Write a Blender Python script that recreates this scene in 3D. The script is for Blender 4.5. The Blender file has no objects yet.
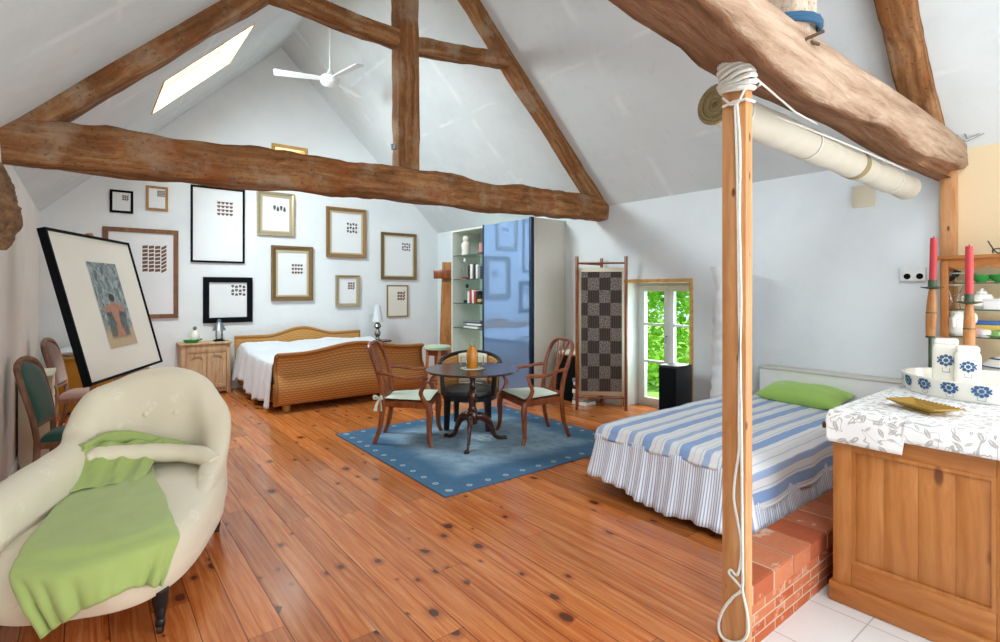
import bpy, bmesh, math, random
from mathutils import Vector, Matrix, noise
SC = bpy.context.scene
COL = SC.collection
PI = math.pi
random.seed(7)
rnd = random.Random(11)

# ---------------------------------------------------------------- camera geometry (room axes: X across, Y along, Z up)
FPX, V0, CAMZ = 526.6, 290.2, 1.6
YAW = math.atan((500 - 84.4) / FPX)
_c, _s = math.cos(YAW), math.sin(YAW)
def ray(u, v):
    x = (u - 500) / FPX
    return (x * _c + _s, -x * _s + _c, -(v - V0) / FPX)
def on_x(u, v, X):
    r = ray(u, v); t = X / r[0]; return Vector((X, r[1] * t, CAMZ + r[2] * t))
def on_y(u, v, Y):
    r = ray(u, v); t = Y / r[1]; return Vector((r[0] * t, Y, CAMZ + r[2] * t))
def on_z(u, v, Z):
    r = ray(u, v); t = (Z - CAMZ) / r[2]; return Vector((r[0] * t, r[1] * t, Z))
cam_d = bpy.data.cameras.new('camera')
cam = bpy.data.objects.new('camera', cam_d)
COL.objects.link(cam)
cam.location = (0, 0, CAMZ)
cam.rotation_euler = (PI / 2, 0, -YAW)
cam_d.sensor_width = 36
cam_d.lens = FPX / 1000 * 36
cam_d.shift_y = (V0 - 321) / 1000
cam_d.clip_start = .02
SC.camera = cam

# ---------------------------------------------------------------- materials
def lin(h):
    h = h.lstrip('#')
    o = []
    for i in (0, 2, 4):
        c = int(h[i:i + 2], 16) / 255
        o.append(c / 12.92 if c <= .04045 else ((c + .055) / 1.055) ** 2.4)
    return (o[0], o[1], o[2], 1)
class G:
    def __init__(s, name, col='#cccccc', rough=.6, metal=0, spec=.5):
        s.m = bpy.data.materials.new(name); s.m.use_nodes = True
        s.t = s.m.node_tree; s.b = s.t.nodes['Principled BSDF']
        s.set(s.b, 'Base Color', lin(col)); s.set(s.b, 'Roughness', rough)
        s.set(s.b, 'Metallic', metal); s.set(s.b, 'Specular IOR Level', spec)
    def set(s, n, k, v):
        i = n.inputs[k]
        if isinstance(v, bpy.types.NodeSocket): s.t.links.new(v, i)
        else: i.default_value = v
    def node(s, typ, ins=None, **pr):
        n = s.t.nodes.new('ShaderNode' + typ)
        for k, v in pr.items(): setattr(n, k, v)
        for k, v in (ins or {}).items(): s.set(n, k, v)
        return n
    def P(s, **kw):
        for k, v in kw.items(): s.set(s.b, k.replace('_', ' '), v)
        return s
    def math(s, op, a, b=0., c=0.):
        return s.node('Math', {0: a, 1: b, 2: c}, operation=op).outputs[0]
    def mix(s, f, a, b, mode='MIX'):
        n = s.node('Mix', data_type='RGBA', blend_type=mode)
        s.set(n, 0, f)
        s.set(n, 6, lin(a) if isinstance(a, str) else a); s.set(n, 7, lin(b) if isinstance(b, str) else b)
        return n.outputs[2]
    def ramp(s, f, *stops):
        n = s.node('ValToRGB', {0: f}); e = n.color_ramp.elements
        while len(e) < len(stops): e.new(.5)
        for q, (p, c) in zip(e, stops):
            q.position = p; q.color = lin(c) if isinstance(c, str) else (c, c, c, 1)
        return n.outputs[0]
    def co(s, kind='Object'): return s.node('TexCoord').outputs[kind]
    def mp(s, v, sc=(1, 1, 1), loc=(0, 0, 0), rot=(0, 0, 0)):
        return s.node('Mapping', {'Vector': v, 'Scale': sc, 'Location': loc, 'Rotation': rot}).outputs[0]
    def noise(s, v, sc=5, det=4, ro=.55, dist=0):
        return s.node('TexNoise', {'Vector': v, 'Scale': sc, 'Detail': det, 'Roughness': ro, 'Distortion': dist}).outputs[0]
    def sep(s, v):
        n = s.node('SeparateXYZ', {0: v}); return n.outputs[0], n.outputs[1], n.outputs[2]
    def comb(s, x=0., y=0., z=0.): return s.node('CombineXYZ', {0: x, 1: y, 2: z}).outputs[0]
    def bump(s, h, st=.3, dist=.01):
        s.set(s.b, 'Normal', s.node('Bump', {'Height': h, 'Strength': st, 'Distance': dist}).outputs[0]); return s
    def col(s, c): s.set(s.b, 'Base Color', c); return s
    def smooth(s, x, a, b):
        return s.node('MapRange', {0: x, 1: a, 2: b, 3: 0., 4: 1.}, interpolation_type='SMOOTHSTEP').outputs[0]

def plain(name, col, rough=.5, metal=0, spec=.5, var=.0, sc=8, bump=0, bsc=40):
    g = G(name, col, rough, metal, spec)
    v = g.co()
    if var:
        n = g.noise(v, sc, 4)
        g.col(g.mix(1., lin(col), g.ramp(n, (.3, 1 - var), (.7, 1.0)), 'MULTIPLY'))
    if bump: g.bump(g.noise(v, bsc, 3), bump, .004)
    return g.m
def wood(name, dark, mid, light, axis=0, sc=1., rough=.5, knots=0, bump=.15, streak=24, spec=.4):
    g = G(name, mid, rough, 0, spec); v = g.co()
    k = [streak * sc] * 3; k[axis] = 1.6 * sc
    warp = g.noise(g.mp(v, (2.2 * sc,) * 3), 1, 2)
    vv = g.node('VectorMath', {0: g.mp(v, k), 1: g.node('VectorMath', {0: g.comb(warp, warp, warp), 'Scale': 2.2}, operation='SCALE').outputs[0]}, operation='ADD').outputs[0]
    n = g.noise(vv, 1, 5, .6)
    big = g.noise(v, 2.3 * sc, 3)
    c = g.ramp(n, (.28, dark), (.5, mid), (.74, light))
    c = g.mix(g.math('MULTIPLY', g.smooth(big, .35, .75), .45), c, dark)
    kf = [90 * sc] * 3; kf[axis] = 7 * sc
    fn = g.noise(g.mp(v, kf), 1, 4, .7)
    c = g.mix(g.math('MULTIPLY', g.smooth(fn, .5, .72), .55 if bump > .5 else .3), c, dark)
    if bump > .5:
        pa = g.noise(v, 3.1, 4, .65); pb = g.noise(g.mp(v, (1, 1, 1), (4, 7, 2)), 2.3, 4, .65)
        c = g.mix(g.math('MULTIPLY', g.smooth(pa, .5, .68), .5), c, '#9c8a76')
        c = g.mix(g.math('MULTIPLY', g.smooth(pb, .5, .68), .55), c, '#8a4a22')
        c = g.mix(g.math('MULTIPLY', g.smooth(g.noise(v, 38, 3, .7), .58, .68), .6), c, '#3c2616')
    if knots:
        k2 = [knots] * 3; k2[axis] = knots * .42
        vo = g.node('TexVoronoi', {'Vector': g.mp(v, k2), 'Scale': 1.}).outputs['Distance']
        c = g.mix(g.math('SUBTRACT', 1., g.smooth(vo, .06, .14)), c, '#6a3a1a')
    g.col(c); g.bump(n, bump, .006)
    return g.m

M = {}
def plaster(name, c, c2, patch=1.2, bs=.25):
    g = G(name, c, .9, 0, .15); v = g.co()
    n = g.noise(v, patch, 5, .6); n2 = g.noise(v, 7, 4, .6); n3 = g.noise(v, 45, 3)
    col = g.mix(g.smooth(n, .4, .75), c, c2)
    col = g.mix(g.math('MULTIPLY', g.smooth(n2, .55, .75), .3), col, c2)
    g.col(col)
    g.bump(g.math('ADD', g.math('MULTIPLY', n2, 1.4), g.math('MULTIPLY', n3, .3)), bs, .012)
    return g.m
M['wall'] = plaster('wall_plaster', '#e6ebec', '#dee4e7')
M['gable'] = plaster('gable_plaster', '#e6eaec', '#dee3e6')
M['roofp'] = plaster('roof_plaster', '#d8dddf', '#cdd3d5', .9, .35)
# right wall: white, painted beige beyond the corner post
g = G('wall_right_paint', '#e2e9ec', .9, 0, .15); v = g.co(); x, y, z = g.sep(v)
n2 = g.noise(v, 7, 4, .6)
base = g.mix(g.smooth(g.noise(v, 1.3, 5, .6), .4, .75), '#e2e9ec', '#d8e0e6')
g.col(g.mix(g.math('LESS_THAN', y, 1.14), base, '#e0caa6')); g.bump(n2, .3, .014)
M['wallr'] = g.m
g = G('roof_plaster_seamed', '#d8dddf', .9, 0, .15); v = g.co(); x, y, z = g.sep(v)
n = g.noise(v, .9, 5, .6); n2 = g.noise(v, 7, 4, .6)
def seam(a, o, w):
    f = g.math('FRACT', g.math('DIVIDE', g.math('ADD', g.math('SUBTRACT', a, o), g.math('MULTIPLY', n2, .05)), w)); return g.math('SUBTRACT', 1., g.smooth(g.math('ABSOLUTE', g.math('SUBTRACT', f, .5)), .004, .03))
sm = g.math('MULTIPLY', g.math('MAXIMUM', seam(y, .3, 2.4), seam(z, .35, .85)), g.smooth(g.noise(v, 2.2, 3), .42, .6))
c = g.mix(g.smooth(n, .4, .75), '#d6dbdd', '#c9cfd1'); c = g.mix(g.math('MULTIPLY', g.smooth(n2, .55, .75), .4), c, '#c6cbcd')
g.col(g.mix(g.math('MULTIPLY', sm, .55), c, '#e6eaeb')); g.bump(g.math('ADD', g.math('MULTIPLY', n2, 1.4), g.math('MULTIPLY', sm, .5)), .35, .012)
M['roofp'] = g.m
M['left'] = plaster('wall_left_plaster', '#ece8e4', '#e4dfda')
M['trimy'] = wood('pale_pine_trim', '#b98a4a', '#d3a763', '#e2bd80', 0, 1, .55)
M['whitep'] = plain('white_paint', '#e8eaea', .45, var=.04)
M['winwhite'] = plain('window_white_paint', '#d0d9dc', .4)
def floor_mat():
    g = G('pine_floorboards', '#b5652f', .28, 0, .5); v = g.co(); x, y, z = g.sep(v)
    W = .165
    xi = g.math('DIVIDE', g.math('SUBTRACT', x, .0925), W)
    i = g.math('FLOOR', xi); fx = g.math('SUBTRACT', xi, i)
    r1 = g.node('TexWhiteNoise', {'W': i}, noise_dimensions='1D').outputs[0]
    yl = g.math('DIVIDE', g.math('ADD', y, g.math('MULTIPLY', r1, 7.3)), 2.1)
    j = g.math('FLOOR', yl); fy = g.math('SUBTRACT', yl, j)
    r2 = g.node('TexWhiteNoise', {'Vector': g.comb(i, j, 0.)}, noise_dimensions='3D').outputs[0]
    gap = g.math('MINIMUM', g.math('MINIMUM', fx, g.math('SUBTRACT', 1., fx)), 1.)
    gx = g.math('SUBTRACT', 1., g.smooth(gap, .006, .022))
    gy = g.math('SUBTRACT', 1., g.smooth(g.math('MINIMUM', fy, g.math('SUBTRACT', 1., fy)), .0004, .0016))
    line = g.math('MAXIMUM', gx, g.math('MULTIPLY', gy, .6))
    off = g.math('MULTIPLY', r2, 40.)
    pv = g.comb(g.math('MULTIPLY', fx, 1.), g.math('ADD', y, off), i)
    # grain
    wv = g.noise(g.mp(pv, (3., 1.1, 1)), 1, 2)
    gr = g.noise(g.comb(g.math('ADD', g.math('MULTIPLY', fx, 5.5), g.math('MULTIPLY', wv, 2.6)), g.math('MULTIPLY', g.math('ADD', y, off), .9), i), 1.6, 5, .62)
    fine = g.noise(g.comb(g.math('MULTIPLY', fx, 45.), g.math('MULTIPLY', y, 2.), i), 1, 3)
    c = g.ramp(gr, (.25, '#8e3f17'), (.42, '#b8642c'), (.58, '#cc7f45'), (.8, '#dfa06a'))
    c = g.mix(g.math('MULTIPLY', fine, .22), c, '#9a4a20')
    tone = g.ramp(r2, (0., .74), (.5, .98), (1., 1.2))
    c = g.mix(1., c, tone, 'MULTIPLY')
    # knots
    kv = g.comb(g.math('ADD', g.math('MULTIPLY', fx, 1.5), g.math('MULTIPLY', i, 9.7)), g.math('MULTIPLY', g.math('ADD', y, off), 6.), 0.)
    vo = g.node('TexVoronoi', {'Vector': kv, 'Scale': 1.}, feature='F1', voronoi_dimensions='2D')
    kd = g.math('ADD', vo.outputs['Distance'], g.math('MULTIPLY', g.noise(pv, 14, 2), .12))
    pick = g.math('GREATER_THAN', g.sep(vo.outputs['Color'])[0], .86)
    kd = g.math('DIVIDE', kd, g.math('ADD', .45, g.math('MULTIPLY', g.sep(vo.outputs['Color'])[1], 1.1)))
    kn = g.math('MULTIPLY', g.math('SUBTRACT', 1., g.smooth(kd, .17, .24)), pick)
    halo = g.math('MULTIPLY', g.math('SUBTRACT', 1., g.smooth(kd, .2, .5)), pick)
    c = g.mix(g.math('MULTIPLY', halo, .45), c, '#7a3114')
    c = g.mix(g.math('MULTIPLY', kn, .85), c, '#45211a')
    c = g.mix(g.math('MULTIPLY', line, .8), c, '#2a120a')
    g.col(c)
    g.P(Roughness=g.math('ADD', .13, g.math('MULTIPLY', g.noise(v, 3, 3), .16)))
    g.bump(g.math('SUBTRACT', g.math('MULTIPLY', gr, .12), line), .35, .003)
    return g.m
M['floor'] = floor_mat()
g = G('white_floor_tiles', '#dcdcdc', .3); v = g.co(); x, y, z = g.sep(v)
def _cell(a, o, w):
    q = g.math('DIVIDE', g.math('SUBTRACT', a, o), w); f = g.math('FRACT', q)
    return g.math('SUBTRACT', 1., g.smooth(g.math('MINIMUM', f, g.math('SUBTRACT', 1., f)), .004, .011))
ln = g.math('MAXIMUM', _cell(x, 2.86, .45), _cell(y, 1.0, .45))
g.col(g.mix(g.math('MULTIPLY', ln, .8), g.mix(g.noise(v, 2.5, 3), '#d3d4d4', '#e2e2e1'), '#9c9a96')); g.bump(ln, -.3, .002)
M['tile'] = g.m
M['oak'] = wood('weathered_oak', '#5a3a22', '#8d5f3a', '#b58a60', 0, 1., .85, 0, 1., 20, .15)
M['oaklight'] = wood('pale_weathered_oak', '#86705e', '#b39e8b', '#cdbbaa', 0, 1., .85, 0, .9, 14, .2)
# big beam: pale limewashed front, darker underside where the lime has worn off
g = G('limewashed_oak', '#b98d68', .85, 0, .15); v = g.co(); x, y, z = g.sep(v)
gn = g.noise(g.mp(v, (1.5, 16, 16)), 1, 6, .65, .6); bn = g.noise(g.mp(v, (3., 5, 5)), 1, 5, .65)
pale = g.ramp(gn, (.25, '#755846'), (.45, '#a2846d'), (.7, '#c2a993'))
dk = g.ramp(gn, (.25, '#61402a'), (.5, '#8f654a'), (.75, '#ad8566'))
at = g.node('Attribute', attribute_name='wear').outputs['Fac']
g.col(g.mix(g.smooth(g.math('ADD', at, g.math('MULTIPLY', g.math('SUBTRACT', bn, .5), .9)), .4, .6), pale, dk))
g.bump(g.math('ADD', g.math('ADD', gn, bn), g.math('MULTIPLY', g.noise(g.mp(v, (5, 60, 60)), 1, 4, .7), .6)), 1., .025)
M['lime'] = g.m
M['pine'] = wood('orange_pine_post', '#a56c3e', '#c08958', '#cf9f72', 2, 1., .55, 11, .08, 26)
M['pinedark'] = wood('antique_pine', '#985a26', '#b07038', '#c0844a', 2, 1., .45, 5, .08, 22)
M['pinedarkh'] = wood('antique_pine_horizontal', '#985a26', '#b0713a', '#c0844a', 1, 1., .45, 5, .08, 22)
M['nspine'] = wood('pale_stripped_pine', '#ab835c', '#c6a480', '#d6b896', 2, 1.3, .55, 0, .1, 18)
M['mahog'] = wood('mahogany', '#5a2812', '#884621', '#a25c30', 2, 1.6, .3, 0, .04, 16, .5)
M['dmahog'] = wood('dark_mahogany', '#26100a', '#3f1c10', '#58291a', 0, 1.3, .22, 0, .03, 14, .6)
M['walnutgrey'] = wood('greyed_walnut', '#6a4632', '#8d6750', '#a8866d', 2, 1.5, .6, 0, .08, 14)
M['orangewood'] = wood('orange_varnished_wood', '#8f5527', '#b47a45', '#c9945f', 2, 1.4, .4, 0, .06, 14)
M['redbrown'] = wood('red_brown_frame', '#5f3a1e', '#7d4f2a', '#946339', 2, 1.4, .45, 0, .05, 14)
M['darkpine'] = wood('tan_frame', '#8a6034', '#a5783f', '#b98c54', 2, 1.4, .5, 0, .05, 14)
M['black'] = plain('black_satin', '#101418', .35, spec=.5)
M['blackmatte'] = plain('black_matte', '#0c0f13', .85, spec=.12, var=.1)
M['blackleather'] = plain('black_leather', '#1a2124', .42, var=.1, bump=.15)
g = G('brickwork', '#a4502f', .9, 0, .1); v = g.co(); x, y, z = g.sep(v)
bn = g.noise(v, 24, 4)
bt = g.node('TexBrick', {'Vector': g.comb(g.math('ADD', x, g.math('MULTIPLY', y, 1.)), g.math('ADD', z, .2), 0.), 'Color1': lin('#b05634'), 'Color2': lin('#c87c58'), 'Mortar': lin('#cbb49c'), 'Scale': 1., 'Mortar Size': .005, 'Mortar Smooth': .2, 'Bias': 0., 'Brick Width': .225, 'Row Height': .056})
lime = g.smooth(g.noise(g.mp(v, (9, 9, 14)), 1, 5, .65), .54, .64)
g.col(g.mix(g.math('MULTIPLY', lime, .55), g.mix(g.math('MULTIPLY', bn, .4), bt.outputs['Color'], '#8a3d22'), '#c9a48b'))
g.bump(g.math('SUBTRACT', g.math('MULTIPLY', bn, .5), bt.outputs['Fac']), .8, .006)
M['brick'] = g.m
g = G('brick_cap', '#b45c3c', .9, 0, .1); v = g.co(); x, y, z = g.sep(v)
f = g.math('FRACT', g.math('DIVIDE', g.math('SUBTRACT', x, 2.39), .232))
ln = g.math('SUBTRACT', 1., g.smooth(g.math('MINIMUM', f, g.math('SUBTRACT', 1., f)), .015, .05))
ci = g.node('TexWhiteNoise', {'W': g.math('FLOOR', g.math('DIVIDE', g.math('SUBTRACT', x, 2.39), .232))}, noise_dimensions='1D').outputs[0]
lime = g.smooth(g.noise(g.mp(v, (7, 7, 9)), 1, 5, .65), .58, .66)
c = g.mix(ci, '#ae5c3e', '#cb8260'); c = g.mix(g.math('MULTIPLY', g.noise(v, 30, 4), .4), c, '#8c4026')
g.col(g.mix(g.math('MULTIPLY', g.math('MAXIMUM', ln, lime), .7), c, '#cdb49c')); g.bump(g.math('SUBTRACT', g.math('MULTIPLY', g.noise(v, 30, 4), .5), ln), .7, .006)
M['brickcap'] = g.m
# cloths
def cloth(name, c, rough=.9, var=.08, weave=260, sheen=.3):
    g = G(name, c, rough, 0, .15); v = g.co()
    n = g.noise(v, 6, 4)
    g.col(g.mix(1., lin(c), g.ramp(n, (.3, 1 - var), (.7, 1.)), 'MULTIPLY'))
    g.bump(g.noise(v, weave, 2), .12, .002); g.P(Sheen_Weight=sheen)
    return g.m
M['white_cloth'] = cloth('white_cotton', '#d6dae0', .9, .05)
M['green_throw'] = cloth('sage_green_cloth', '#a6b96e', .85, .1)
M['green_pillow'] = cloth('lime_green_cloth', '#a5cb68', .85, .06)
M['mint'] = cloth('mint_cushion', '#cfdcc8', .9, .05)
M['teal'] = cloth('teal_velvet', '#2f6054', .8, .15)
M['rose'] = cloth('dusty_rose_velvet', '#775850', .8, .15)
M['mustard'] = cloth('mustard_cloth', '#a8741f', .8, .1)
M['cream'] = cloth('cream_fabric', '#ded6bf', .9, .05)
# damask on the chaise: faint woven sprigs
g = G('cream_damask', '#d5c8a9', .7, 0, .25); v = g.co()
vo = g.node('TexVoronoi', {'Vector': v, 'Scale': 5.5}).outputs['Distance']
sp = g.math('MULTIPLY', g.math('SUBTRACT', 1., g.smooth(vo, .18, .32)), g.smooth(g.noise(v, 26, 3, .6, 1.2), .48, .56))
g.col(g.mix(g.math('MULTIPLY', sp, .5), g.mix(g.noise(v, 3, 3), '#dbd1b8', '#e4dbc6'), '#efe8d8'))
g.bump(g.noise(v, 220, 2), .1, .002); g.P(Sheen_Weight=.25); M['damask'] = g.m
# rug (UV in metres)
g = G('blue_rug', '#3d6a92', .95, 0, .1); u = g.co('UV'); x, y, z = g.sep(u)
RW, RL = 2.33, 2.25
n = g.noise(g.mp(u, (2.3, 2.3, 1)), 1, 5, .62); n2 = g.noise(u, 9, 4)
dx = g.math('MINIMUM', x, g.math('SUBTRACT', RW, x)); dy = g.math('MINIMUM', y, g.math('SUBTRACT', RL, y))
de = g.math('MINIMUM', dx, dy)
inn = g.smooth(g.math('ADD', de, g.math('MULTIPLY', g.math('SUBTRACT', n, .5), .5)), .22, .5)
c = g.mix(inn, '#4b6c8a', '#8fa8ba'); c = g.mix(g.math('MULTIPLY', g.smooth(n2, .35, .7), .35), c, '#3b5a76')
# dots along the border
def dots(a, other):
    fa = g.math('SUBTRACT', g.math('FRACT', g.math('DIVIDE', a, .19)), .5)
    da = g.math('MULTIPLY', fa, .19); db = g.math('SUBTRACT', other, .085)
    rr = g.math('SQRT', g.math('ADD', g.math('MULTIPLY', da, da), g.math('MULTIPLY', db, db)))
    return g.math('MULTIPLY', g.math('LESS_THAN', rr, .026), g.math('GREATER_THAN', rr, .009))
dd = g.math('MAXIMUM', dots(x, dy), dots(y, dx))
def ringd(cx, cy):
    a = g.math('SUBTRACT', x, cx); b = g.math('SUBTRACT', y, cy)
    rr = g.math('SQRT', g.math('ADD', g.math('MULTIPLY', a, a), g.math('MULTIPLY', b, b)))
    return g.math('MULTIPLY', g.math('LESS_THAN', rr, .06), g.math('GREATER_THAN', rr, .035))
for cx, cy in ((1.08, 1.13), (1.25, 1.13), (1.165, 1.045), (1.165, 1.215)): dd = g.math('MAXIMUM', dd, ringd(cx, cy))
g.col(g.mix(g.math('MULTIPLY', dd, .55), c, '#c6ccc6')); g.bump(n2, .3, .004)
M['rug'] = g.m
# striped bed cover: stripes across UV.x (metres)
def stripes(name, period, bands, base, col, rough=.9, along=0, warp=0.):
    g = G(name, base, rough, 0, .15); u = g.co('UV'); p = g.sep(u)[along]
    if warp: p = g.math('ADD', p, g.math('MULTIPLY', g.noise(u, 3, 2), warp))
    f = g.math('FRACT', g.math('DIVIDE', p, period)); m = None
    for a, b, k in bands:
        q = g.math('MULTIPLY', g.math('MULTIPLY', g.math('GREATER_THAN', f, a), g.math('LESS_THAN', f, b)), k)
        m = q if m is None else g.math('MAXIMUM', m, q)
    g.col(g.mix(m, base, col)); g.bump(g.noise(u, 120, 2), .12, .002); g.P(Sheen_Weight=.2)
    return g.m
M['cover'] = stripes('blue_striped_cover', .31, [(.0, .25, 1), (.31, .335, .6), (.50, .66, .8), (.72, .74, .6), (.88, .90, .4)], '#dfe1e2', '#86a4d2')
M['ticking'] = stripes('blue_ticking', .024, [(.0, .38, .85)], '#e8edf5', '#8399c0')
# wicker: UV in metres
def wicker(name, d, l):
    g = G(name, l, .55, 0, .3); u = g.co('UV'); x, y, z = g.sep(u)
    a = g.math('FRACT', g.math('DIVIDE', x, .07)); row = g.math('DIVIDE', y, .038)
    par = g.math('MODULO', g.math('FLOOR', row), 2.)
    w = g.math('ABSOLUTE', g.math('SUBTRACT', g.math('FRACT', g.math('ADD', g.math('DIVIDE', x, .07), g.math('MULTIPLY', par, .5))), .5))
    h = g.math('MULTIPLY', g.math('ABSOLUTE', g.math('SUBTRACT', g.math('FRACT', row), .5)), 1.2)
    k = g.math('ADD', g.math('MULTIPLY', w, .45), h)
    c = g.ramp(k, (.1, l), (.75, d))
    g.col(g.mix(g.math('MULTIPLY', g.noise(g.mp(u, (1, 6, 1)), 3, 3), .35), c, d))
    g.bump(k, -.7, .006); return g.m
M['wicker'] = wicker('honey_wicker', '#94602c', '#d89c58')
M['wickerpale'] = wicker('pale_wicker', '#a87438', '#d6a462')
# floral cloth
g = G('floral_tablecloth', '#eceae8', .85, 0, .2); u = g.co('UV')
def leaves(sc, w, shift, thr):
    p = g.mp(u, (sc, sc, 1), shift)
    vo = g.node('TexVoronoi', {'Vector': p, 'Scale': 1., 'Randomness': .8}, voronoi_dimensions='2D')
    d = g.node('VectorMath', {0: p, 1: vo.outputs['Position']}, operation='SUBTRACT').outputs[0]
    dx, dy, dz = g.sep(d); cr, cg, cb = g.sep(vo.outputs['Color'])
    an = g.math('MULTIPLY', cr, 6.283); ca = g.math('COSINE', an); sa = g.math('SINE', an)
    lx = g.math('ADD', g.math('MULTIPLY', dx, ca), g.math('MULTIPLY', dy, sa)); ly = g.math('SUBTRACT', g.math('MULTIPLY', dy, ca), g.math('MULTIPLY', dx, sa))
    lim = g.math('MULTIPLY', g.math('SUBTRACT', 1., g.math('POWER', g.math('ABSOLUTE', g.math('DIVIDE', lx, .46)), 1.6)), w)
    inside = g.math('LESS_THAN', g.math('ABSOLUTE', ly), lim)
    vein = g.math('GREATER_THAN', g.math('ABSOLUTE', ly), .018)
    return g.math('MULTIPLY', g.math('MULTIPLY', inside, vein), g.math('GREATER_THAN', cg, thr))
m = g.math('MAXIMUM', leaves(15., .17, (0, 0, 0), .3), leaves(19., .13, (3.3, 1.7, 0), .45))
w = g.noise(u, 7, 2, .5, 1.)
vn = g.math('SUBTRACT', 1., g.smooth(g.math('ABSOLUTE', g.math('SUBTRACT', w, .5)), .006, .014))
g.col(g.mix(g.math('MULTIPLY', g.math('MAXIMUM', m, vn), .8), '#e8e8e8', '#a39d96')); g.bump(g.noise(u, 200, 2), .1, .002)
M['floral'] = g.m
# screen fabric
g = G('woven_screen_fabric', '#4a413c', .9, 0, .1); u = g.co('UV'); x, y, z = g.sep(u)
cx = g.math('FLOOR', g.math('DIVIDE', x, .149)); cy = g.math('FLOOR', g.math('DIVIDE', y, .168))
par = g.math('MODULO', g.math('ADD', cx, cy), 2.)
vs = g.math('LESS_THAN', g.math('FRACT', g.math('DIVIDE', x, .023)), .3)
darkc = g.mix(vs, '#39322e', '#5a504a')
sp = g.smooth(g.noise(u, 75, 3, .6), .46, .56)
g.col(g.mix(par, darkc, g.mix(sp, '#544c47', '#8d837d'))); M['screen'] = g.m
def glass(name, col='#f4fbf8', rough=.02):
    g = G(name, col, rough, 0, .5); g.P(Transmission_Weight=1., IOR=1.45); return g.m
def thin(name, tint=(.93, .97, .96, 1), gl=.1):
    g = G(name); t = g.node('BsdfTransparent', {0: tint}); gl_ = g.node('BsdfGlossy', {0: (1, 1, 1, 1), 'Roughness': .02})
    fr = g.node('LayerWeight', {'Blend': .15}).outputs['Fresnel']
    m = g.node('MixShader', {0: g.math('MULTIPLY', fr, gl * 4), 1: t.outputs[0], 2: gl_.outputs[0]})
    g.t.links.new(m.outputs[0], g.t.nodes['Material Output'].inputs[0]); return g.m
M['pane'] = thin('window_glass'); M['shelfglass'] = thin('green_shelf_glass', (.78, .88, .83, 1), .12)
M['glass'] = thin('clear_glass', (.97, .985, .98, 1), .22)
M['glassedge'] = plain('glass_edge', '#3e5a50', .2)
M['juice'] = plain('orange_juice', '#dd8c24', .15, spec=.5)
M['ceram'] = plain('white_glazed_ceramic', '#ece9df', .15, spec=.5, var=.03)
M['ceramblue'] = plain('blue_glaze', '#2d5a86', .2)
M['ceramgreen'] = plain('green_glaze', '#2f8a3a', .15)
M['ceramlime'] = plain('light_green_glaze', '#7fae5e', .2)
M['gold'] = plain('gilt_wood', '#99754a', .4, .3, var=.15, sc=30, bump=.1)
M['bronzegold'] = plain('bronze_gilt', '#80653f', .4, .35, var=.2, sc=30, bump=.1)
M['silvergold'] = plain('pale_gilt', '#b4a586', .35, .4, var=.15, sc=30)
M['paper'] = plain('white_paper', '#e6e8ea', .8, var=.03, sc=3)
M['paperc'] = plain('cream_paper', '#e4dfd3', .8, var=.03, sc=3)
M['motif'] = plain('brown_ink', '#7f5b46', .8, var=.4, sc=90)
M['ink'] = plain('dark_ink', '#5a514d', .8, var=.3, sc=90)
M['silver'] = plain('silver_metal', '#9c9a94', .25, .9)
M['brass'] = plain('verdigris_bronze', '#51604a', .5, .6, var=.3, sc=40)
M['iron'] = plain('rusty_iron', '#5e4a3a', .7, .5, var=.2)
M['steel'] = plain('grey_steel', '#8b9092', .4, .8)
M['candle'] = plain('red_wax', '#b8363c', .45, spec=.4)
M['rope'] = plain('white_rope', '#dcd9d0', .85, var=.12, sc=60, bump=.4, bsc=120)
M['canvas'] = cloth('rolled_canvas', '#c3bbab', .85, .08)
M['straw'] = plain('straw_binding', '#9a8a62', .85, var=.3, sc=60, bump=.5, bsc=90)
M['bluerope'] = plain('blue_rope', '#1b4a68', .75)
M['bark'] = plain('rough_bark', '#8a6648', .95, var=.7, sc=22, bump=1.2, bsc=30)
M['cab'] = plain('grey_beige_lacquer', '#d0cdc3', .5)
M['cabin'] = plain('pale_green_white_lacquer', '#dde2da', .5)
g = G('blue_mirror_glass', '#8fb0dc', .04, .5, .6); M['bluedoor'] = g.m
M['navy'] = plain('dark_blue_aluminium', '#1d3550', .35, .3)
M['yellowdish'] = plain('amber_glaze', '#a8822c', .25, var=.2, sc=20)
M['red'] = plain('red_print', '#b23a36', .5); M['pink'] = plain('pink_glaze', '#dba6a0', .4)
M['greybk'] = plain('grey_print', '#7d8288', .5); M['yellowbk'] = plain('yellow_print', '#c9a545', .5)
M['bluebk'] = plain('blue_print', '#2c5fa0', .4); M['whitebk'] = plain('white_cover', '#e3e3e0', .5); M['blackbk'] = plain('black_cover', '#26282c', .5)
g = G('painted_canvas_print', '#7d8a8a', .7); v = g.co('UV'); x, y, z = g.sep(v)
n = g.noise(v, 9, 5, .65, 1.2); n2 = g.noise(v, 4, 4, .6, .8)
bgc = g.ramp(n, (.3, '#2f3a40'), (.5, '#7c8a8c'), (.7, '#b9bfb8'))
wx = g.math('ADD', g.math('SUBTRACT', x, .5), g.math('MULTIPLY', g.math('SUBTRACT', n2, .5), .16)); ax = g.math('ABSOLUTE', wx)
wy = g.math('ADD', y, g.math('MULTIPLY', g.math('SUBTRACT', n, .5), .06))
low = g.mix(g.math('SUBTRACT', 1., g.smooth(wy, .12, .3)), bgc, '#b8a384')
dr = g.math('MULTIPLY', g.math('SUBTRACT', 1., g.smooth(ax, .3, .38)), g.math('MULTIPLY', g.smooth(wy, .08, .14), g.math('SUBTRACT', 1., g.smooth(wy, .40, .46))))
c = g.mix(g.math('MULTIPLY', dr, .8), low, g.mix(n, '#27302f', '#53605c'))
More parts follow.
